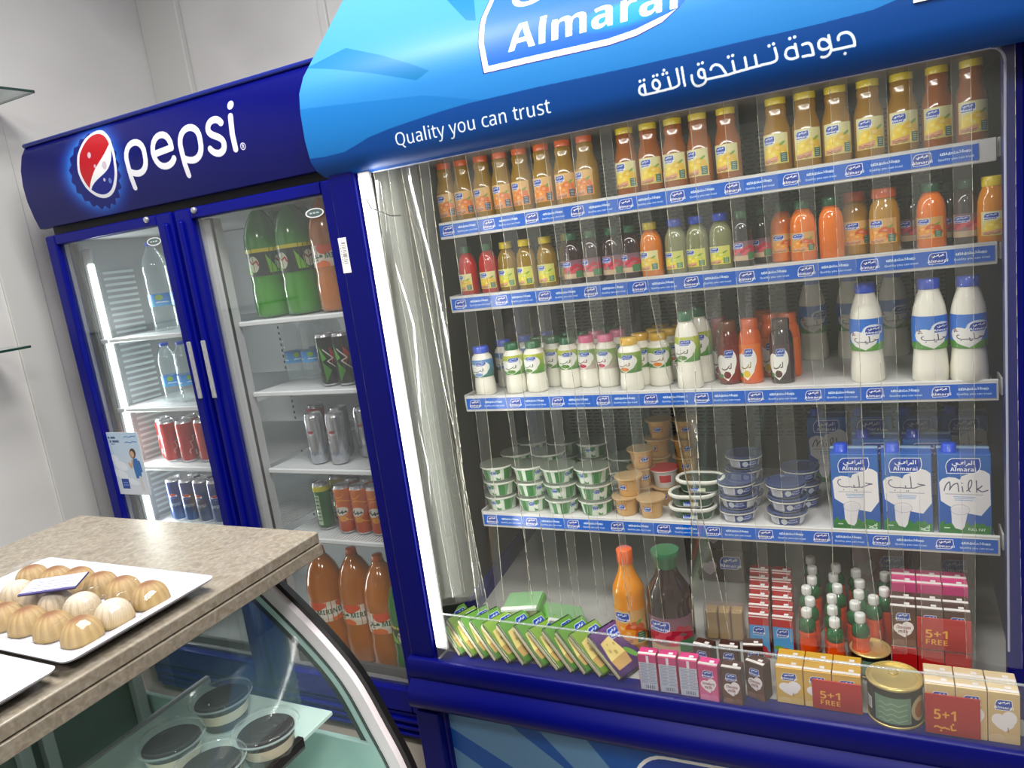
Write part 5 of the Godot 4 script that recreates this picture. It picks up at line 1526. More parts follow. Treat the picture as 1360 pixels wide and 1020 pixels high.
func second_shelf() -> void:
	var y: float = SHELF[1]
	proto("k_red", make_bottle.bind("arch", 0.130, 0.0265, juice("red", Color(0.70, 0.07, 0.05)), cap("green"), 0.0145, label_mat("yellow"), 0.10, 0.44, 110.0))
	proto("k_yellow", make_bottle.bind("arch", 0.128, 0.0265, juice("mustard", Color(0.54, 0.42, 0.07)), cap("yellow"), 0.017, label_mat("lemon"), 0.10, 0.46, 120.0))
	proto("k_grape", make_bottle.bind("arch", 0.128, 0.0262, juice("grape", Color(0.16, 0.06, 0.08)), cap("green"), 0.0145, label_mat("grape"), 0.12, 0.48))
	proto("k_orange", make_bottle.bind("arch", 0.128, 0.027, juice("carrot", Color(0.82, 0.45, 0.06)), cap("yellow"), 0.0165, label_mat("yellow"), 0.12, 0.48, 118.0))
	proto("k_lemon", make_bottle.bind("arch", 0.128, 0.0265, juice("pale", Color(0.48, 0.49, 0.34)), cap("blue"), 0.0165, label_mat("lemon"), 0.10, 0.42, 120.0))
	proto("k_cola", make_bottle.bind("arch", 0.127, 0.0235, juice("black", Color(0.07, 0.05, 0.05)), cap("green"), 0.0135, label_mat("grape"), 0.12, 0.46))
	proto("k_tangerine", make_bottle.bind("arch", 0.131, 0.0275, juice("tangerine", Color(0.88, 0.44, 0.04)), cap("green"), 0.016, label_mat("mango"), 0.16, 0.48, 116.0))
	proto("k_plainorange", make_bottle.bind("arch", 0.130, 0.0255, juice("tangerine", Color(0.88, 0.44, 0.04)), cap("green"), 0.016, null, 0.1, 0.4))
	proto("k_mango", make_bottle.bind("jar", 0.133, 0.030, juice("mango", Color(0.66, 0.48, 0.12)), cap("orange"), 0.0235, label_mat("mango"), 0.16, 0.54, 116.0))
	proto("k_gold", make_bottle.bind("jar", 0.128, 0.0285, juice("goldjar", Color(0.84, 0.52, 0.04)), cap("yellow"), 0.0205, label_mat("yellow"), 0.12, 0.48, 118.0))
	var list := [
		["k_red", -1.002, -0.33, "red juice bottle with a green cap, nearest the lamp on the second shelf"],
		["k_red", -0.938, -0.33, "red juice bottle with a green cap, next to the first yellow caps"],
		["k_yellow", -0.881, -0.33, "mustard-yellow juice bottle with a yellow cap, beside the red juices"],
		["k_yellow", -0.826, -0.33, "mustard-yellow juice bottle, second of four from the red juices"],
		["k_yellow", -0.770, -0.335, "mustard-yellow juice bottle, third of four from the red juices"],
		["k_yellow", -0.725, -0.375, "mustard-yellow juice bottle half hidden by the first grape juice"],
		["k_grape", -0.695, -0.325, "dark grape juice bottle, first after the mustard-yellow bottles"],
		["k_grape", -0.645, -0.33, "dark grape juice bottle, second after the mustard-yellow bottles"],
		["k_grape", -0.592, -0.33, "dark grape juice bottle, third after the mustard-yellow bottles"],
		["k_grape", -0.545, -0.335, "dark grape juice bottle beside the lone bright orange juice"],
		["k_orange", -0.494, -0.33, "bright orange juice with yellow cap between grape and pale lemon bottles"],
		["k_lemon", -0.434, -0.33, "pale lemon drink with a blue cap, beside the bright orange juice"],
		["k_lemon", -0.384, -0.33, "pale lemon drink with a blue cap, middle of the three"],
		["k_lemon", -0.330, -0.33, "pale lemon drink with a blue cap, beside the black bottle"],
		["k_cola", -0.282, -0.33, "small black bottle with a green cap, beside the pale lemon drinks"],
		["k_cola", -0.246, -0.385, "dim black bottle standing back behind the front row, green cap"],
		["k_tangerine", -0.20, -0.375, "tangerine juice standing back in the shade of the front one"],
		["k_tangerine", -0.153, -0.33, "tangerine juice with green cap and yellow label, in the front row"],
		["k_plainorange", -0.096, -0.325, "tangerine juice turned with no front label showing, green cap"],
		["k_mango", -0.050, -0.365, "mango juice jar with orange cap, standing farther back"],
		["k_mango", 0.007, -0.325, "mango juice jar with orange cap, brightly labelled in front"],
		["k_grape", 0.062, -0.39, "dark bottle set back between the mango jar and tangerine bottle"],
		["k_tangerine", 0.092, -0.325, "tangerine juice with green cap, alone past the mango jars"],
		["k_cola", 0.128, -0.375, "black bottle behind the tangerine juice, past the mango jars"],
		["k_grape", 0.155, -0.335, "grape juice bottle beside the golden jar at the shelf end"],
		["k_gold", 0.198, -0.305, "golden juice jar with a yellow cap at the shelf's dark end"],
	]
	for q in list:
		place(q[0], "juice_bottle", q[3], "juice bottle", "juices on the second shelf", Vector3(q[1], y, q[2]), rng.randf_range(-0.25, 0.2))

func third_shelf() -> void:
	var y: float = SHELF[2]
	var white := gloss("milkwhite", Color(0.93, 0.92, 0.86), 0.3)
	proto("l_blue", make_bottle.bind("laban", 0.134, 0.029, white, cap("blue"), 0.0215, label_mat("laban_blue"), 0.38, 0.74, 200.0))
	proto("l_green", make_bottle.bind("laban", 0.136, 0.029, white, cap("green"), 0.0215, label_mat("laban_green"), 0.38, 0.76, 200.0))
	proto("l_pink", make_bottle.bind("laban", 0.136, 0.0275, white, cap("pink"), 0.021, label_mat("laban_pink"), 0.36, 0.74, 200.0))
	proto("l_gold", make_bottle.bind("laban", 0.132, 0.029, white, cap("gold"), 0.0215, label_mat("laban_orange"), 0.36, 0.74, 200.0))
	proto("l_tall", make_bottle.bind("tall", 0.186, 0.031, white, cap("green"), 0.0195, label_mat("laban_green"), 0.36, 0.68, 200.0))
	proto("l_milk", make_bottle.bind("milk", 0.214, 0.0345, white, cap("blue"), 0.0205, label_mat("milk"), 0.325, 0.65, 200.0))
	proto("f_red", make_bottle.bind("flav", 0.15, 0.027, gloss("f_red", Color(0.42, 0.12, 0.07)), cap("brown"), 0.020, label_mat("flavour_red"), 0.06, 0.62))
	proto("f_ruby", make_bottle.bind("flav", 0.15, 0.027, gloss("f_ruby", Color(0.52, 0.10, 0.09)), cap("red"), 0.020, label_mat("flavour_red"), 0.06, 0.62))
	proto("f_orange", make_bottle.bind("flav", 0.152, 0.027, gloss("f_orange", Color(0.86, 0.36, 0.05)), cap("orange"), 0.020, label_mat("flavour_orange"), 0.06, 0.62))
	proto("f_dark", make_bottle.bind("flav", 0.148, 0.0265, gloss("f_dark", Color(0.16, 0.08, 0.09)), cap("dark"), 0.020, label_mat("flavour_dark"), 0.06, 0.62))
	var list := [
		["l_blue", -0.986, -0.308, "laban bottle with a blue cap, at the lamp end of the third shelf"], ["l_blue", -0.965, -0.405, "blue-capped laban bottle behind the front blue one"], ["l_blue", -0.925, -0.465, "blue-capped laban bottle deep in the third shelf, behind the first green caps"], ["l_blue", -0.868, -0.50, "blue-capped laban bottle deepest on the third shelf"],
		["l_green", -0.897, -0.322, "green-capped laban bottle with its badge facing out, front row"], ["l_green", -0.838, -0.328, "green-capped laban bottle turned to plain green label, front row"], ["l_green", -0.806, -0.39, "green-capped laban bottle in shade just behind the front row"], ["l_green", -0.752, -0.36, "green-capped laban bottle beside the first pink cap"], ["l_green", -0.86, -0.41, "green-capped laban bottle between blue caps, second row"], ["l_green", -0.79, -0.46, "green-capped laban bottle third row, near the green corner"], ["l_green", -0.735, -0.445, "green-capped laban bottle third row, behind the pink pair"], ["l_green", -0.695, -0.52, "green-capped laban bottle deepest behind the pink caps"],
		["l_pink", -0.70, -0.365, "pink-capped laban bottle beside the green caps, front row"], ["l_pink", -0.645, -0.36, "pink-capped laban bottle beside the golden caps, front row"], ["l_pink", -0.695, -0.43, "pink-capped laban bottle second row, behind the first pink one"], ["l_pink", -0.635, -0.43, "pink-capped laban bottle second row, toward the golden caps"],
		["l_gold", -0.567, -0.304, "golden-capped laban bottle standing forward at the shelf edge, barcode side"], ["l_gold", -0.555, -0.365, "golden-capped laban bottle right behind the forward one"], ["l_gold", -0.535, -0.43, "golden-capped laban bottle third in the forward bottle's file"], ["l_gold", -0.535, -0.49, "golden-capped laban bottle fourth in the forward bottle's file"], ["l_gold", -0.506, -0.352, "golden-capped laban bottle showing an orange half, beside the tall green cap"], ["l_gold", -0.49, -0.415, "golden-capped laban bottle second in the orange-half file"], ["l_gold", -0.478, -0.475, "golden-capped laban bottle third in the orange-half file"], ["l_gold", -0.475, -0.535, "golden-capped laban bottle deepest of the golden caps"],
		["l_tall", -0.423, -0.308, "tall white laban bottle with green cap at the shelf edge"], ["l_tall", -0.408, -0.375, "tall white laban bottle with green cap behind its twin"],
		["f_red", -0.335, -0.345, "red-brown flavoured milk with a brown cap, front"], ["f_ruby", -0.365, -0.41, "ruby flavoured milk with red cap, behind the red-brown one"],
		["f_orange", -0.285, -0.345, "orange flavoured milk beside the red-brown bottle"], ["f_orange", -0.245, -0.41, "orange flavoured milk in the second row behind the veil"], ["f_orange", -0.205, -0.40, "orange flavoured milk behind the dark bottle"], ["f_orange", -0.27, -0.47, "orange flavoured milk deepest behind the others"],
		["f_dark", -0.214, -0.335, "dark chocolate milk bottle with a dark cap"],
		["l_milk", -0.036, -0.324, "big milk bottle with blue cap standing alone, first of the front three"], ["l_milk", 0.083, -0.305, "big milk bottle with blue cap, middle of the front three"], ["l_milk", 0.152, -0.298, "big milk bottle with blue cap at the dark end of the shelf"], ["l_milk", -0.165, -0.60, "big milk bottle in the back row, behind the flavoured milks"], ["l_milk", -0.075, -0.60, "big milk bottle in the back row, behind the lone front one"], ["l_milk", 0.02, -0.60, "big milk bottle in the back row, between the front pair"],
	]
	for q in list:
		var kind := "milk_bottle" if q[0] == "l_milk" else ("flavoured_milk" if q[0].begins_with("f_") else "laban_bottle")
		place(q[0], kind, q[3], "milk bottle", {"milk_bottle": "big blue-capped milk bottles", "flavoured_milk": "flavoured milks on the third shelf", "laban_bottle": "laban bottles on the third shelf"}[kind], Vector3(q[1], y, q[2]), rng.randf_range(-0.3, 0.3) + (0.25 if q[0] == "l_milk" else 0.0))

func make_tub(o: Node3D) -> void:
	part(o, "tub", lathe([Vector2(0, 0), Vector2(0.036, 0), Vector2(0.0375, 0.002), Vector2(0.045, 0.038), Vector2(0.049, 0.0385), Vector2(0.049, 0.0425)], 32), mat("tubwhite", Color(0.90, 0.91, 0.87), 0.4))
	part(o, "label", lathe([Vector2(0.0383, 0.003), Vector2(0.0448, 0.035)], 36), printed("tubart", tub_art.bind(Color(0.22, 0.50, 0.24), Color(0.9, 0.92, 0.88)), 512, 72))
	part(o, "foil_lid", lathe([Vector2(0.0495, 0.0425), Vector2(0.049, 0.0437), Vector2(0.044, 0.0432), Vector2(0.0, 0.0436)], 32), mat("foil", Color(0.48, 0.52, 0.46), 0.35, 0.4))

func make_dessert(o: Node3D, red: bool) -> void:
	var m := mat("creme", Color(0.84, 0.67, 0.42), 0.3) if not red else mat("yogwhite", Color(0.85, 0.84, 0.84), 0.4)
	part(o, "pot", lathe([Vector2(0, 0), Vector2(0.0245, 0), Vector2(0.026, 0.002), Vector2(0.031, 0.046), Vector2(0.0375, 0.047), Vector2(0.0375, 0.0495)], 28), m)
	part(o, "foil_lid", lathe([Vector2(0.038, 0.0495), Vector2(0.0375, 0.051), Vector2(0.031, 0.0505), Vector2(0.0, 0.0508)], 28), mat("goldfoil", Color(0.78, 0.66, 0.48), 0.35, 0.3) if not red else mat("redfoil", Color(0.72, 0.10, 0.16), 0.35))
	part(o, "label", lathe([Vector2(0.0277, 0.016), Vector2(0.0302, 0.036)], 12, -30, 30), printed("smallbadge", func(im: Image): im.fill(Color(0.80, 0.56, 0.28)); badge(im, Rect2(Vector2(im.get_size()) * 0.15, Vector2(im.get_size()) * 0.7)), 64, 48) if not red else mat("redpatch", Color(0.72, 0.08, 0.14), 0.4))

func make_oval(o: Node3D) -> void:
	part(o, "tub", loft([[0.046, 0.030, 0.028, 0.0], [0.047, 0.031, 0.029, 0.002], [0.056, 0.038, 0.036, 0.027]]), mat("ovalwhite", Color(0.85, 0.86, 0.82), 0.35))
	part(o, "label", loft([[0.0475, 0.0315, 0.029, 0.004], [0.0545, 0.0375, 0.035, 0.023]], false, false), printed("ovalart", func(im: Image): im.fill(Color(0.22, 0.34, 0.26)), 8, 8))
	part(o, "badge_patch", rbox(Vector3(0.036, 0.014, 0.001), 0.0003, printed("smallbadge2", func(im: Image): im.fill(Color(0.75, 0.78, 0.66)); badge(im, Rect2(0, 0, im.get_width() * 0.55, im.get_height())), 96, 40), mat("ovalwhite", Color(0.85, 0.86, 0.82), 0.35)), null, Vector3(0, 0.014, 0.0352), Vector3(-0.28, 0, 0))
	part(o, "lid_rim", loft([[0.058, 0.040, 0.038, 0.0265], [0.0605, 0.0425, 0.040, 0.028], [0.0605, 0.0425, 0.040, 0.033], [0.058, 0.040, 0.038, 0.0345], [0.053, 0.035, 0.033, 0.0335], [0.052, 0.034, 0.032, 0.031]], true, false), mat("ovalwhite", Color(0.85, 0.86, 0.82), 0.35))
	part(o, "lid_window", loft([[0.0525, 0.0345, 0.0325, 0.0300], [0.0525, 0.0345, 0.0325, 0.0310]]), mat("lidgreen", Color(0.22, 0.26, 0.22), 0.1))

func make_blue_tub(o: Node3D) -> void:
	part(o, "tub", lathe([Vector2(0, 0), Vector2(0.034, 0), Vector2(0.0355, 0.002), Vector2(0.041, 0.025)], 30), mat("ovalwhite", Color(0.85, 0.86, 0.82), 0.35))
	part(o, "label", lathe([Vector2(0.0362, 0.003), Vector2(0.0412, 0.0235)], 32), printed("bluetub", blue_tub_art, 480, 64))
	part(o, "rim", lathe([Vector2(0.041, 0.0245), Vector2(0.0455, 0.025), Vector2(0.0455, 0.028), Vector2(0.042, 0.0285)], 30), mat("ovalwhite", Color(0.85, 0.86, 0.82), 0.35))
	part(o, "lid", lathe([Vector2(0.0455, 0.028), Vector2(0.0462, 0.0335), Vector2(0.044, 0.0345), Vector2(0.0405, 0.034), Vector2(0.040, 0.0315), Vector2(0, 0.0315)], 30), gloss("bluelid", Color(0.24, 0.29, 0.44), 0.1))

func make_carton(o: Node3D, latin: bool) -> void:
	var side := mat("cartonblue", Color(0.16, 0.36, 0.68), 0.4)
	part(o, "carton", rbox(Vector3(0.098, 0.18, 0.07), 0.002, printed("carton%s" % latin, carton_art.bind(latin), 260, 440, 0.35), side, true), null)
	part(o, "top_seam", rbox(Vector3(0.098, 0.004, 0.012), 0.001), mat("cartonpale", Color(0.62, 0.74, 0.84), 0.4), Vector3(0, 0.181, -0.012))
	part(o, "screw_cap", lathe([Vector2(0.0, 0.0), Vector2(0.0155, 0.0), Vector2(0.0155, 0.004), Vector2(0.014, 0.005), Vector2(0.014, 0.0165), Vector2(0.0125, 0.018), Vector2(0, 0.018)], 22), cap("blue"), Vector3(-0.026, 0.18, 0.012))

func fourth_shelf() -> void:
	var y: float = SHELF[3]
	proto("tub", make_tub)
	proto("dessert", make_dessert.bind(false))
	proto("redpot", make_dessert.bind(true))
	proto("oval", make_oval)
	proto("bluetub", make_blue_tub)
	proto("carton_a", make_carton.bind(false))
	proto("carton_l", make_carton.bind(true))
	var lev := ["bottom", "middle", "top"]
	var st := [[-0.993, -0.325, "lamp-end front stack"], [-0.897, -0.328, "second front stack from the lamp"], [-0.803, -0.318, "third front stack from the lamp"], [-0.705, -0.318, "front stack beside the dessert pots"]]
	for s in st:
		for k in 3:
			place("tub", "yogurt_tub", "green and white yogurt tub, %s of the %s" % [lev[k], s[2]], "yogurt tub", "yogurt tubs in the front stacks", Vector3(s[0] + rng.randf_range(-0.003, 0.003), y + 0.0437 * k, s[1]), rng.randf() * 6.0)
	var back := [[-0.985, -0.435, 3, "second row, lamp end"], [-0.885, -0.44, 3, "second row, next along"], [-0.985, -0.55, 3, "third row, lamp end"], [-0.885, -0.55, 3, "third row, next along"], [-0.785, -0.43, 2, "second row, mid"], [-0.785, -0.54, 3, "third row, mid"], [-0.69, -0.43, 2, "second row, dessert end"], [-0.69, -0.54, 2, "third row, dessert end"]]
	for s in back:
		for k in s[2]:
			if k < s[2] - 2:
				continue
			place("tub", "yogurt_tub", "shaded yogurt tub, %s of its stack, %s" % ["uppermost" if k == s[2] - 1 else "next below", s[3]], "yogurt tub", "yogurt tubs in the back stacks", Vector3(s[0], y + 0.0437 * k, s[1]), rng.randf() * 6.0)
	for k in 1:
		for s in back:
			if s[2] == 3:
				place("tub", "yogurt_tub", "shaded yogurt tub, lowest of its stack, %s" % s[3], "yogurt tub", "yogurt tubs in the back stacks", Vector3(s[0], y, s[1]), rng.randf() * 6.0)
	var pots := [[-0.622, 0, -0.318, "on the shelf edge beside the green tubs"], [-0.552, 0, -0.308, "on the shelf edge beside the oval tubs"], [-0.612, 1, -0.325, "stacked on the edge pot beside the green tubs"], [-0.60, 0, -0.40, "second row, base of the nearer stack"], [-0.60, 1, -0.40, "second row, middle of the nearer stack"], [-0.595, 2, -0.40, "second row, top of the nearer stack"], [-0.535, 0, -0.40, "second row, base under the red-lidded pot"],
		[-0.58, 0, -0.50, "third row, base of the taller stack"], [-0.58, 1, -0.50, "third row, second up in the taller stack"], [-0.575, 2, -0.50, "third row, third up in the taller stack"], [-0.57, 3, -0.51, "topmost of the tall stack under the slotted panel"], [-0.50, 0, -0.50, "third row, base of the twin tall stack"], [-0.50, 1, -0.50, "third row, second up in the twin stack"], [-0.50, 2, -0.50, "third row, third up in the twin stack"], [-0.495, 3, -0.51, "topmost of the twin tall stack"]]
	for p in pots:
		place("dessert", "dessert_pot", "caramel-coloured dessert pot, %s" % p[3], "dessert pot", "caramel dessert pots", Vector3(p[0], y + 0.0508 * p[1], p[2]), rng.randf_range(-0.5, 0.8))
	place("redpot", "dessert_pot", "white yogurt pot with red lid, standing on a caramel dessert pot", "dessert pot", "", Vector3(-0.535, y + 0.0508, -0.395), 0.3)
	for q in [[-0.447, 0, -0.315, "lower on the shelf edge"], [-0.445, 1, -0.315, "stacked on the edge one"], [-0.425, 2, -0.325, "topmost, set slightly back"]]:
		place("oval", "cheese_tub", "oval white-rimmed cheese tub, %s" % q[3], "cheese tub", "oval cheese tubs", Vector3(q[0], y + 0.0345 * q[1], q[2]), rng.randf_range(-0.06, 0.06))
	var bt := [[-0.337, 3, -0.315, "front stack beside the oval tubs"], [-0.222, 3, -0.31, "front stack beside the milk cartons"], [-0.335, 4, -0.415, "taller stack behind"], [-0.20, 3, -0.42, "shaded stack behind, carton side"]]
	for s in bt:
		for k in s[1]:
			place("bluetub", "cream_cheese_tub", "round blue-lidded tub, %s from the bottom, %s" % [ORD[k], s[3]], "cheese tub", "round blue cheese tubs", Vector3(s[0] + 0.003 * (k % 2), y + 0.0346 * k, s[2]), rng.randf_range(-0.5, 0.5))
	place("carton_a", "milk_carton", "blue milk carton with Arabic lettering beside the empty shelf gap", "milk carton", "front milk cartons", Vector3(-0.0725, y, -0.309), 0.03)
	place("carton_a", "milk_carton", "blue milk carton with Arabic lettering, middle of the front three", "milk carton", "front milk cartons", Vector3(0.031, y, -0.312), -0.02)
	place("carton_l", "milk_carton", "blue carton lettered Milk at the shelf's dark end", "milk carton", "front milk cartons", Vector3(0.138, y, -0.312), -0.02)
	for q in [[-0.145, "carton_l", "behind the shelf gap"], [-0.04, "carton_l", "behind the first front carton"], [0.065, "carton_a", "behind the middle front carton"], [0.165, "carton_a", "behind the Milk-lettered carton"]]:
		place(q[1], "milk_carton", "dim milk carton in the back row, %s" % q[2], "milk carton", "back row milk cartons", Vector3(q[0], y, -0.62), 0.0)
	for q in [[-0.03, "carton_a", "second row, behind the first front carton"], [0.075, "carton_a", "second row, behind the middle front carton"]]:
		place(q[1], "milk_carton", "milk carton in the %s" % q[2], "milk carton", "back row milk cartons", Vector3(q[0], y, -0.42), 0.0)

# ---------------------------------------------------------------- goods in the bin
func make_box(o: Node3D, w: float, h: float, d: float, front: Material, rest: Material, edge: Material) -> void:
	part(o, "box", rbox(Vector3(w, h, d), 0.0015, front, rest, true), null)
	part(o, "top_seam", rbox(Vector3(w * 0.98, 0.002, 0.008), 0.0006), edge, Vector3(0, h + 0.0008, d * 0.32))
	part(o, "straw_hole", rbox(Vector3(0.010, 0.001, 0.008), 0.0003), mat("holewhite", Color(0.9, 0.88, 0.88), 0.5), Vector3(w * 0.16, h + 0.0006, 0))

func make_sixpack(o: Node3D, w: float, h: float, d: float, front: Material, rest: Material, free: bool, sw: float, face: Material) -> void:
	var edge := mat("seamwhite", Color(0.88, 0.86, 0.84), 0.5)
	for j in 2:
		for i in 3:
			var b := Node3D.new()
			b.name = "carton"
			o.add_child(b, true)
			b.position = Vector3((i - 1) * w, 0, -j * d)
			part(b, "box", rbox(Vector3(w - 0.001, h, d - 0.001), 0.0015, front, rest, true), null)
			part(b, "top_seam", rbox(Vector3(w * 0.95, 0.002, 0.008), 0.0006), edge, Vector3(0, h + 0.0008, d * 0.3))
			part(b, "straw_hole", rbox(Vector3(0.010, 0.001, 0.008), 0.0003), edge, Vector3(w * 0.16, h + 0.0006, 0))
	if face:
		part(o, "promotion_sleeve", rbox(Vector3(sw, h * 0.80, 0.003), 0.001, face, mat("sleevered", Color(0.66, 0.05, 0.07), 0.3)), null, Vector3(w * 1.5 - sw / 2 if free else -w * 1.5 + sw / 2, h * 0.42, d / 2 + 0.002))

func make_sport(o: Node3D) -> void:
	part(o, "bottle", lathe([Vector2(0, 0), Vector2(0.0175, 0), Vector2(0.0195, 0.004), Vector2(0.0195, 0.055), Vector2(0.0175, 0.066), Vector2(0.0175, 0.072), Vector2(0.019, 0.078), Vector2(0.0165, 0.084)], 22), juice("sport", Color(0.86, 0.28, 0.04)))
	part(o, "collar", lathe([Vector2(0.0165, 0.082), Vector2(0.0185, 0.084), Vector2(0.0185, 0.096), Vector2(0.0165, 0.104), Vector2(0.0125, 0.110), Vector2(0.0105, 0.1125)], 22), gloss("collar", Color(0.03, 0.34, 0.17), 0.25))
	part(o, "cap", lathe([Vector2(0.0085, 0.111), Vector2(0.0085, 0.115), Vector2(0.0112, 0.116), Vector2(0.0114, 0.130), Vector2(0.0098, 0.134), Vector2(0.005, 0.135), Vector2(0, 0.1335)], 22), cap("white"))

func make_cheese(o: Node3D, key: String, ground: Color) -> void:
	var back := gloss("pack_" + key, ground.darkened(0.45), 0.2)
	part(o, "pouch", rbox(Vector3(0.013, 0.13, 0.10), 0.005, printed("cheese_" + key, cheese_art.bind(ground), 128, 128, 0.22, {"clearcoat_enabled": true, "clearcoat": 0.6, "clearcoat_roughness": 0.1}), back, true, [0, 4]), null)
	part(o, "paper_side", rbox(Vector3(0.009, 0.118, 0.002), 0.0006), mat("cheeseside", Color(0.74, 0.70, 0.58), 0.6), Vector3(0, 0.064, 0.0505))

func make_pouch(o: Node3D) -> void:
	part(o, "pack", rbox(Vector3(0.11, 0.03, 0.08), 0.008, null, null, true), gloss("packgreen", Color(0.42, 0.68, 0.30), 0.2))
	part(o, "front_print", rbox(Vector3(0.09, 0.024, 0.001), 0.0004), mat("packpale", Color(0.80, 0.82, 0.62), 0.4), Vector3(0.004, 0.015, 0.0405))
	part(o, "top_print", rbox(Vector3(0.10, 0.001, 0.07), 0.0003), mat("packtop", Color(0.50, 0.66, 0.48), 0.3), Vector3(0, 0.0306, 0))
	part(o, "seal_strip", rbox(Vector3(0.105, 0.012, 0.014), 0.003), mat("packwhite", Color(0.82, 0.85, 0.80), 0.4), Vector3(0, 0.03, 0.038))

func bin_goods() -> void:
	# leaning pouches along the front of the bin
	proto("cheese_g", make_cheese.bind("green", Color(0.32, 0.56, 0.16)))
	proto("cheese_o", make_cheese.bind("olive", Color(0.45, 0.62, 0.16)))
	proto("cheese_p", make_cheese.bind("violet", Color(0.30, 0.16, 0.42)))
	var cx := [-1.0, -0.965, -0.93, -0.895, -0.857, -0.815, -0.765, -0.722, -0.685, -0.650, -0.610]
	for i in cx.size():
		var o := place("cheese_o" if i % 3 == 1 else "cheese_g", "cheese_pouch", "green cheese pouch leaning in the bin front, %s from the lamp" % ORD[i], "cheese pouch", "leaning green cheese pouches", Vector3(cx[i], 0.4065, -0.078), 0.0, 0.80)
		o.rotation = Vector3(0, -0.42, 0.92 + 0.05 * sin(i * 2.0))
	var v := place("cheese_p", "cheese_pouch", "violet cheese pouch leaning at the end of the green ones", "cheese pouch", "", Vector3(-0.562, 0.4065, -0.078))
	v.rotation = Vector3(0, -0.42, 0.92)
	proto("pouch", make_pouch)
	var g := place("pouch", "butter_pack", "flat green pack with a white seal lying behind the pouches, lamp side", "food pack", "flat green packs in the bin", Vector3(-0.90, 0.465, -0.20), 0.15)
	g.rotation = Vector3(0.15, 0.12, 0.1)
	g = place("pouch", "butter_pack", "flat green pack lying askew behind the pouches, toward the juices", "food pack", "flat green packs in the bin", Vector3(-0.79, 0.445, -0.19), 0.15)
	g.rotation = Vector3(0.2, 0.5, -0.35)
	g = place("pouch", "butter_pack", "flat green pack underneath the white-sealed one", "food pack", "flat green packs in the bin", Vector3(-0.905, 0.432, -0.195), 0.15)
	g.rotation = Vector3(0.15, 0.12, 0.02)
	# big juices
	var o1 := thing("big_juice_bottle", "large orange juice bottle with an orange cap standing in the bin", "juice bottle", Vector3(-0.59, deck(-0.16), -0.17), 0.15)
	make_bottle(o1, "jug", 0.262, 0.041, juice("bigorange", Color(0.86, 0.54, 0.07)), cap("orange"), 0.0195, label_mat("mango"), 0.10, 0.44, 130)
	var o2 := thing("big_juice_bottle", "large dark red-fruit juice bottle with a flared green cap in the bin", "juice bottle", Vector3(-0.488, deck(-0.16), -0.17), 0.2)
	var p := shape("jug", 0.265, 0.056)
	part(o2, "bottle", lathe(p, 28), juice("pome", Color(0.13, 0.05, 0.05)))
	part(o2, "cap", lathe([Vector2(0, 0.224), Vector2(0.025, 0.224), Vector2(0.027, 0.236), Vector2(0.033, 0.252), Vector2(0.0345, 0.262), Vector2(0.033, 0.2665), Vector2(0, 0.267)], 28), cap("green"))
	part(o2, "label", lathe(hug(p, 0.018, 0.115), 24, -62, 62), label_mat("grape"))
	# small boxed drinks
	var white := mat("seamwhite", Color(0.88, 0.86, 0.84), 0.5)
	var redside := mat("redside", Color(0.60, 0.07, 0.09), 0.4)
	proto("fruitbox", make_box.bind(0.046, 0.106, 0.033, printed("fruitbox", fruit_box_art, 128, 256), redside, white))
	for c in 2:
		for i in 6:
			var z := -0.182 - i * 0.0352
			place("fruitbox", "juice_box", "red-topped fruit juice box, %s back in the file %s" % [ORD[i], ["near the big dark bottle", "near the sport bottles"][c]], "juice box", "red-topped juice boxes", Vector3([-0.286, -0.233][c] - i * 0.004, deck(z), z - 0.016), 0.0 + rng.randf_range(-0.05, 0.05))
	proto("sport", make_sport)
	var cols := [[-0.180, 6, "first file beside the juice boxes"], [-0.126, 6, "middle file"], [-0.076, 5, "third file"]]
	for c in 3:
		for i in cols[c][1]:
			var z: float = -0.185 - i * 0.041 + (0.025 if c == 1 else 0.0)
			place("sport", "sport_bottle", "orange sport-cap drink, green collar, %s back in the %s" % [ORD[i], cols[c][2]], "drink bottle", "small orange sport-cap drinks", Vector3(cols[c][0] + 0.006 * sin(i * 2.3 + c), deck(z), z), 0)
	for q in [[-0.044, -0.252, "alone beyond the third file"], [-0.022, -0.285, "dim one near the carton stack, nearer"], [-0.02, -0.345, "dim one near the carton stack, farther"]]:
		place("sport", "sport_bottle", "small orange drink with white cap, %s" % q[2], "drink bottle", "small orange sport-cap drinks", Vector3(q[0], deck(q[1]), q[1]), 0)
	# front row of cartons
	var pink := mat("pinkside", Color(0.78, 0.18, 0.46), 0.4)
	var brown := mat("brownside", Color(0.27, 0.15, 0.12), 0.4)
	proto("pinkfront", make_box.bind(0.043, 0.087, 0.034, printed("pinkfront", box_art.bind(Color(0.78, 0.18, 0.46), Color(0.86, 0.42, 0.62), "Strawberry", "milk", Color(0.45, 0.10, 0.25)), 128, 256), pink, white))
	proto("pinkback", make_box.bind(0.042, 0.089, 0.034, printed("pinkback", back_art, 128, 256), pink, white))
	proto("choc", make_box.bind(0.043, 0.087, 0.034, printed("choc", box_art.bind(Color(0.27, 0.15, 0.12), Color(0.42, 0.24, 0.17), "Chocolate", "milk", Color(0.45, 0.14, 0.16)), 128, 256), brown, white))
	place("pinkback", "milk_box", "pink milk box turned to its text side, next to the violet pouch", "milk box", "pink milk boxes", Vector3(-0.511, 0.402, -0.036), 0.05)
	place("pinkback", "milk_box", "pink milk box turned to its text side, middle of the three", "milk box", "pink milk boxes", Vector3(-0.465, 0.402, -0.037), 0.04)
	place("pinkback", "milk_box", "pink milk box turned to its text side, touching the lettered one", "milk box", "pink milk boxes", Vector3(-0.418, 0.402, -0.036), 0.02)
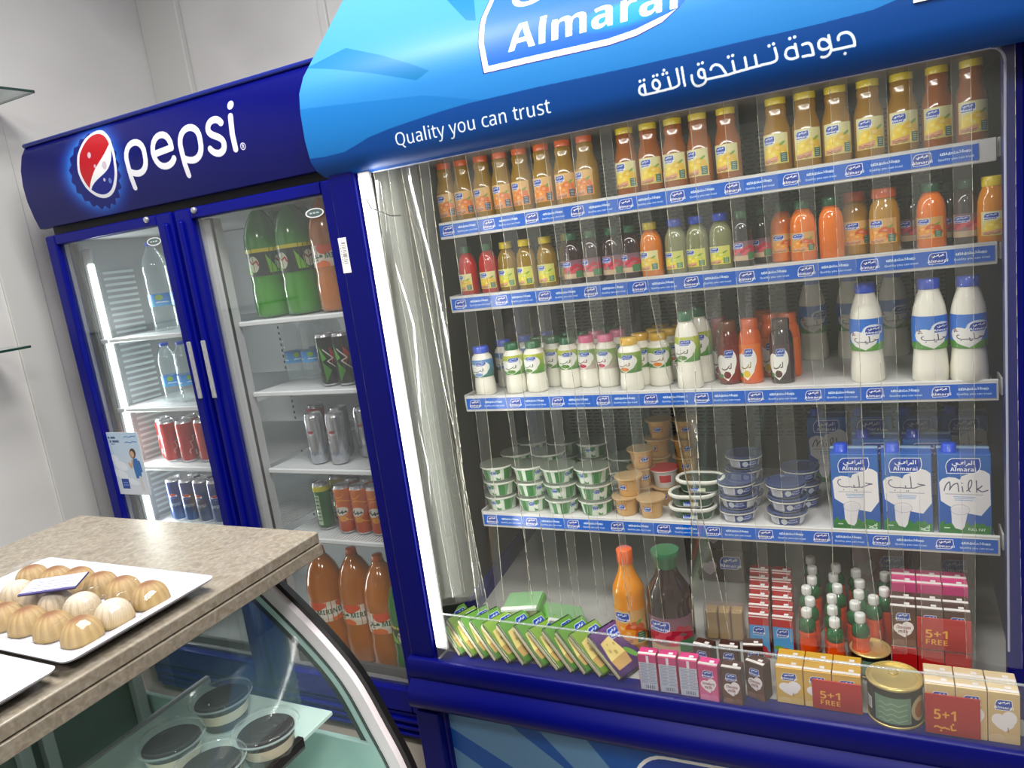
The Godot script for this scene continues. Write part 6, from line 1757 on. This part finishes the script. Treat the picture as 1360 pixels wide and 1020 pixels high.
	place("pinkfront", "milk_box", "pink box lettered Strawberry milk at the front of the bin", "milk box", "pink milk boxes", Vector3(-0.372, 0.402, -0.030), -0.05)
	place("choc", "milk_box", "brown chocolate milk box standing at the front of the bin", "milk box", "brown milk boxes", Vector3(-0.322, 0.402, -0.030), -0.04)
	var c2 := place("choc", "milk_box", "brown milk box behind the guard, turned, beside the yellow pack", "milk box", "brown milk boxes", Vector3(-0.273, 0.402, -0.060), -0.35)
	for q in [[-0.395, -0.095, "behind the Strawberry-lettered box"], [-0.34, -0.10, "behind the front chocolate box"], [-0.29, -0.115, "second row, beside the juice boxes"]]:
		place("choc", "milk_box", "brown milk box %s" % q[2], "milk box", "brown milk boxes", Vector3(q[0], deck(q[1]), q[1]), rng.randf_range(-0.2, 0.2))
	# multipacks
	var yellow := mat("yellowside", Color(0.80, 0.62, 0.22), 0.4)
	var vanilla := printed("vanilla", box_art.bind(Color(0.80, 0.63, 0.26), Color(0.82, 0.68, 0.36), "", "", Color(0.5, 0.35, 0.3)), 128, 256)
	var beige := mat("beigeside", Color(0.84, 0.76, 0.60), 0.4)
	var coffee := printed("coffee", box_art.bind(Color(0.80, 0.70, 0.50), Color(0.80, 0.68, 0.48), "", "", Color(0.5, 0.35, 0.3)), 128, 256)
	var chocfront := printed("choc", box_art, 128, 256)
	var free := printed("sleeve_free", sleeve_art.bind(true), 200, 160)
	var arab := printed("sleeve_arab", sleeve_art.bind(false), 200, 160)
	var s1 := thing("carton_multipack", "yellow six-pack of milk boxes in a red sleeve marked 5+1 FREE", "multipack", Vector3(-0.152, 0.402, -0.065))
	make_sixpack(s1, 0.056, 0.085, 0.038, vanilla, yellow, true, 0.095, free)
	var s2 := thing("carton_multipack", "cream six-pack in a red 5+1 sleeve in the bin's dark front corner", "multipack", Vector3(0.122, 0.402, -0.040))
	make_sixpack(s2, 0.052, 0.107, 0.036, coffee, beige, false, 0.092, arab)
	var s3 := thing("carton_multipack", "brown chocolate six-pack with a red 5+1 FREE sleeve, stacked on a red pack", "multipack", Vector3(0.062, deck(-0.19) + 0.084, -0.17))
	make_sixpack(s3, 0.049, 0.09, 0.036, chocfront, brown, true, 0.098, free)
	var s4 := thing("carton_multipack", "red-sided six-pack lying under the stacked chocolate one", "multipack", Vector3(0.062, deck(-0.19) - 0.002, -0.17))
	make_sixpack(s4, 0.049, 0.083, 0.036, null, mat("redside2", Color(0.70, 0.06, 0.08), 0.4), false, 0.0, null)
	var s5 := thing("carton_multipack", "pink-topped six-pack behind the stacked chocolate one", "multipack", Vector3(0.066, deck(-0.27) + 0.082, -0.262))
	make_sixpack(s5, 0.049, 0.09, 0.036, null, pink, false, 0.0, null)
	var s6 := thing("carton_multipack", "dim pink six-pack under the pink-topped one at the back", "multipack", Vector3(0.066, deck(-0.27) - 0.002, -0.262))
	make_sixpack(s6, 0.049, 0.083, 0.036, null, pink, false, 0.0, null)
	# tins
	proto("tin", make_tin)
	place("tin", "food_tin", "large dark green tin with a golden lid at the front of the bin", "tin", "golden-lidded tins", Vector3(-0.008, 0.403, -0.064), 0.1)
	var t2 := place("tin", "food_tin", "shorter tin whose golden lid shows just behind the front tin", "tin", "golden-lidded tins", Vector3(-0.053, deck(-0.188), -0.188), 0.1)
	t2.scale = Vector3(0.8, 0.6, 0.8)
	# cartons at the back of the bin
	proto("bigchoc", make_tray_box.bind(mat("cocoa", Color(0.24, 0.16, 0.15), 0.5), "cocoaart", Color(0.24, 0.16, 0.15)))
	proto("bigpink", make_tray_box.bind(mat("magenta", Color(0.50, 0.07, 0.20), 0.5), "magentaart", Color(0.50, 0.07, 0.20)))
	place("bigchoc", "drinks_box", "brown drinks box with a badge at the back of the bin, lower one", "box", "brown drinks boxes", Vector3(-0.42, deck(-0.5), -0.50), 0.0)
	place("bigchoc", "drinks_box", "brown drinks box stacked on the other at the back of the bin", "box", "brown drinks boxes", Vector3(-0.405, deck(-0.5) + 0.0905, -0.505), 0.0)
	place("bigpink", "drinks_box", "dark magenta drinks box at the back of the bin, toward the middle", "box", "magenta drinks boxes", Vector3(-0.03, deck(-0.55) + 0.0905, -0.55), 0.0)
	place("bigpink", "drinks_box", "dark magenta drinks box at the back of the bin, dark-wall end", "box", "magenta drinks boxes", Vector3(0.105, deck(-0.55) + 0.0905, -0.55), 0.0)
	place("bigpink", "drinks_box", "magenta drinks box under the middle one at the back", "box", "magenta drinks boxes", Vector3(-0.03, deck(-0.55), -0.55), 0.0)
	place("bigpink", "drinks_box", "magenta drinks box under the dark-wall one at the back", "box", "magenta drinks boxes", Vector3(0.105, deck(-0.55), -0.55), 0.0)
	var bp := thing("biscuit_pack", "beige wrapped pack of small boxes standing behind the brown milk boxes", "food pack", Vector3(-0.375, deck(-0.24), -0.24), 0.1)
	for i in 3:
		part(bp, "row", rbox(Vector3(0.028, 0.075, 0.035), 0.004, null, null, true), mat("beigepack", Color(0.70, 0.60, 0.40), 0.45), Vector3(-0.03 + i * 0.03, 0, 0))
	part(bp, "wrapper", rbox(Vector3(0.098, 0.083, 0.042), 0.004, null, null, true), clear("packwrap", Color(0.6, 0.45, 0.4), 0.2, 0.1))

func make_tray_box(o: Node3D, side: Material, key: String, c: Color) -> void:
	part(o, "box", rbox(Vector3(0.13, 0.09, 0.10), 0.002, printed(key, func(im: Image): im.fill(c); badge(im, Rect2(Vector2(im.get_size()) * Vector2(0.48, 0.18), Vector2(im.get_size()) * Vector2(0.44, 0.42))); heart(im, Vector2(im.get_size()) * Vector2(0.24, 0.6), im.get_width() * 0.16, Color(0.62, 0.56, 0.58)), 180, 124), side, true), null)
	part(o, "tape", rbox(Vector3(0.02, 0.0008, 0.10), 0.0003), mat("tape", Color(0.6, 0.5, 0.42), 0.3), Vector3(0, 0.0902, 0))

func make_tin(o: Node3D) -> void:
	var gold := mat("tingold", Color(0.86, 0.78, 0.50), 0.3, 0.6)
	part(o, "label", lathe([Vector2(0.0505, 0.004), Vector2(0.0505, 0.082)], 40), printed("tinart", tin_art, 640, 160, 0.3))
	part(o, "bottom_rim", lathe([Vector2(0, 0.001), Vector2(0.049, 0.0), Vector2(0.052, 0.001), Vector2(0.052, 0.004), Vector2(0.0503, 0.005)], 40), gold)
	part(o, "lid", lathe([Vector2(0.0503, 0.0815), Vector2(0.0525, 0.083), Vector2(0.0525, 0.087), Vector2(0.0505, 0.0885), Vector2(0.048, 0.0875), Vector2(0.0475, 0.084), Vector2(0.043, 0.0835), Vector2(0.041, 0.0848), Vector2(0.039, 0.0835), Vector2(0.0, 0.0832)], 44), gold)
	part(o, "pull_ring", tube([Vector3(0.0, 0.0855, -0.030), Vector3(0.008, 0.0858, -0.024), Vector3(0.008, 0.0858, -0.012), Vector3(0.0, 0.0858, -0.007), Vector3(-0.008, 0.0858, -0.012), Vector3(-0.008, 0.0858, -0.024), Vector3(0.0, 0.0855, -0.030)], 0.0013), gold)

# ---------------------------------------------------------------- goods in the fridge
func fridge_goods() -> void:
	var clearp := clear("petclear", Color(0.75, 0.85, 0.86), 0.16, 0.05)
	proto("water_big", make_bottle.bind("water", 0.30, 0.042, clearp, cap("blue"), 0.015, label_mat("water"), 0.28, 0.42, 360.0))
	proto("water_small", make_bottle.bind("water", 0.205, 0.032, clearp, cap("blue"), 0.0145, label_mat("water"), 0.27, 0.45, 360.0))
	proto("dew", make_bottle.bind("soda", 0.345, 0.057, gloss("dewgreen", Color(0.20, 0.52, 0.03), 0.12), cap("lime"), 0.0155, label_mat("dew"), 0.36, 0.60, 360.0))
	proto("mir", make_bottle.bind("soda", 0.345, 0.057, juice("soda", Color(0.70, 0.39, 0.0)), cap("orange"), 0.0155, label_mat("mir"), 0.37, 0.55, 360.0))
	proto("up", make_bottle.bind("soda", 0.345, 0.057, gloss("upgreen", Color(0.07, 0.46, 0.12), 0.12), cap("green"), 0.0155, label_mat("dew"), 0.38, 0.54, 360.0))
	proto("can_red", make_can.bind(0.146, 0.029, "red"))
	proto("can_blue", make_can.bind(0.155, 0.029, "blue"))
	proto("can_silver", make_can.bind(0.158, 0.029, "silver"))
	proto("can_orange", make_can.bind(0.155, 0.029, "orange"))
	proto("can_lime", make_can.bind(0.155, 0.029, "lime"))
	proto("can_dark", make_can.bind(0.155, 0.029, "dark"))
	var list := [
		["water_big", -2.20, 1.306, -0.32, "large clear water bottle, lamp side of the top fridge shelf"], ["water_big", -2.09, 1.306, -0.32, "large clear water bottle, door-frame side of the top fridge shelf"], ["water_big", -2.10, 1.306, -0.45, "large clear water bottle in the second row of the top fridge shelf"],
		["water_small", -2.215, 1.061, -0.30, "small water bottle with blue cap, nearest the fridge lamp"], ["water_small", -2.135, 1.061, -0.30, "small water bottle with blue cap, in the middle of three"], ["water_small", -2.055, 1.061, -0.30, "small water bottle with blue cap, by the centre door frame"], ["water_small", -2.14, 1.061, -0.38, "small water bottle with blue cap in the second row"],
		["can_red", -2.325, 0.851, -0.315, "red can nearest the lamp, half behind its neighbour"], ["can_red", -2.265, 0.851, -0.28, "red can, front, first full one from the lamp"], ["can_red", -2.18, 0.851, -0.28, "red can, front, second full one from the lamp"], ["can_red", -2.10, 0.851, -0.29, "red can by the centre door frame"], ["can_red", -2.225, 0.851, -0.345, "red can in the second row, between the front pair"], ["can_red", -2.145, 0.851, -0.35, "red can in the second row, door-frame side"],
		["can_blue", -2.305, 0.626, -0.285, "blue cola can nearest the lamp, just above the counter"], ["can_blue", -2.235, 0.626, -0.285, "blue cola can, second from the lamp"], ["can_blue", -2.165, 0.626, -0.285, "blue cola can, third from the lamp"], ["can_blue", -2.095, 0.626, -0.285, "blue cola can by the centre door frame"], ["can_blue", -2.27, 0.626, -0.35, "blue cola can in the second row, lamp side"], ["can_blue", -2.20, 0.626, -0.35, "blue cola can in the second row, middle"], ["can_blue", -2.13, 0.626, -0.35, "blue cola can in the second row, door-frame side"],
		["dew", -1.70, 1.319, -0.32, "large bright green soda bottle, front, beside the white post"], ["dew", -1.575, 1.319, -0.32, "large green soda bottle, front, in the middle"], ["dew", -1.745, 1.319, -0.44, "large green soda bottle peeping out behind beside the post"], ["dew", -1.52, 1.319, -0.44, "large green soda bottle in the second row by the orange one"], ["dew", -1.635, 1.319, -0.44, "large green soda bottle in the second row, middle"], ["mir", -1.435, 1.319, -0.31, "large orange soda bottle on the top fridge shelf"],
		["water_small", -1.735, 1.099, -0.40, "small water bottle behind glass, beside the white post"], ["water_small", -1.665, 1.099, -0.40, "small water bottle behind glass, second from the post"], ["water_small", -1.595, 1.099, -0.40, "small water bottle behind glass, third from the post"], ["water_small", -1.70, 1.099, -0.48, "small water bottle in the back row, nearer the post"], ["water_small", -1.63, 1.099, -0.48, "small water bottle in the back row, nearer the dark cans"],
		["can_dark", -1.495, 1.099, -0.28, "black can with green splashes, first from the water bottles"], ["can_dark", -1.432, 1.099, -0.28, "black can with green splashes, middle one"], ["can_dark", -1.37, 1.099, -0.28, "black can with green splashes, against the door frame"],
		["can_red", -1.735, 0.851, -0.45, "red can alone at the back beside the white post"], ["can_silver", -1.60, 0.851, -0.285, "silver cola can, first from the red can"], ["can_silver", -1.518, 0.851, -0.285, "silver cola can, front, second along"], ["can_silver", -1.468, 0.851, -0.36, "silver cola can in the second row"], ["can_silver", -1.415, 0.851, -0.33, "silver cola can against the door frame"], ["can_silver", -1.56, 0.851, -0.36, "silver cola can in the second row behind the front pair"],
		["can_blue", -1.73, 0.623, -0.50, "blue can deep in the shade beside the white post"], ["can_blue", -1.67, 0.623, -0.50, "blue can deep in the shade, second from the post"], ["can_lime", -1.635, 0.623, -0.30, "green can with a yellow top band"], ["can_lime", -1.625, 0.623, -0.37, "green can behind the front green one"], ["can_orange", -1.537, 0.623, -0.285, "orange soda can beside the green can"], ["can_orange", -1.473, 0.623, -0.285, "orange soda can, middle of the front three"], ["can_orange", -1.41, 0.623, -0.285, "orange soda can against the door frame"], ["can_orange", -1.55, 0.623, -0.355, "orange soda can second row, green-can side"], ["can_orange", -1.487, 0.623, -0.355, "orange soda can second row, middle"], ["can_orange", -1.42, 0.623, -0.355, "orange soda can second row, door-frame side"],
		["mir", -1.745, 0.131, -0.35, "large orange soda bottle on the fridge floor, counter side"], ["mir", -1.615, 0.131, -0.36, "large orange soda bottle on the fridge floor, second"], ["mir", -1.485, 0.131, -0.33, "large orange soda bottle on the fridge floor, beside the green one"], ["up", -1.355, 0.131, -0.28, "large green soda bottle on the fridge floor at the door frame"],
	]
	for q in list:
		var called: String = {"water": "water_bottle", "can": "drink_can"}.get(q[0].split("_")[0], "soda_bottle")
		var o := place(q[0], called, q[4], called.replace("_", " "), {"water_bottle": "water bottles in the fridge", "drink_can": "cans in the fridge", "soda_bottle": "soda bottles in the fridge"}[called], Vector3(q[1], q[2], q[3]), rng.randf_range(-0.3, 0.3) + 0.3)
		if q[2] == 0.131:
			o.scale = Vector3.ONE * 1.14
		if q[0] == "mir" and q[2] > 1.0:
			o.rotation.y = 0.35

func wall_things() -> void:
	var b := thing("snack_bag", "yellow and green snack bag on the low side shelf at the picture edge", "snack bag", Vector3(-2.45, 0.535, 0.13), 0.5)
	part(b, "bag", rbox(Vector3(0.16, 0.10, 0.06), 0.02, null, null, true), gloss("bagyellow", Color(0.85, 0.72, 0.08), 0.3))
	part(b, "band", rbox(Vector3(0.162, 0.03, 0.062), 0.012, null, null, true), gloss("bagwhite", Color(0.70, 0.76, 0.62), 0.3), Vector3(0, 0.035, 0))
	var s := thing("low_shelf", "low grey shelf on the side wall under the snack bag", "shelf", Vector3(-2.62, 0.525, 0.4))
	part(s, "board", rbox(Vector3(0.45, 0.02, 0.8), 0.003), mat("shelfgrey", Color(0.6, 0.6, 0.6), 0.5), Vector3(0.1, 0, 0))
	for z in [-0.3, 0.3]:
		part(s, "bracket", rbox(Vector3(0.3, 0.03, 0.015), 0.003), mat("steel", Color(0.7, 0.7, 0.7), 0.3, 0.9), Vector3(0.03, -0.025, z))
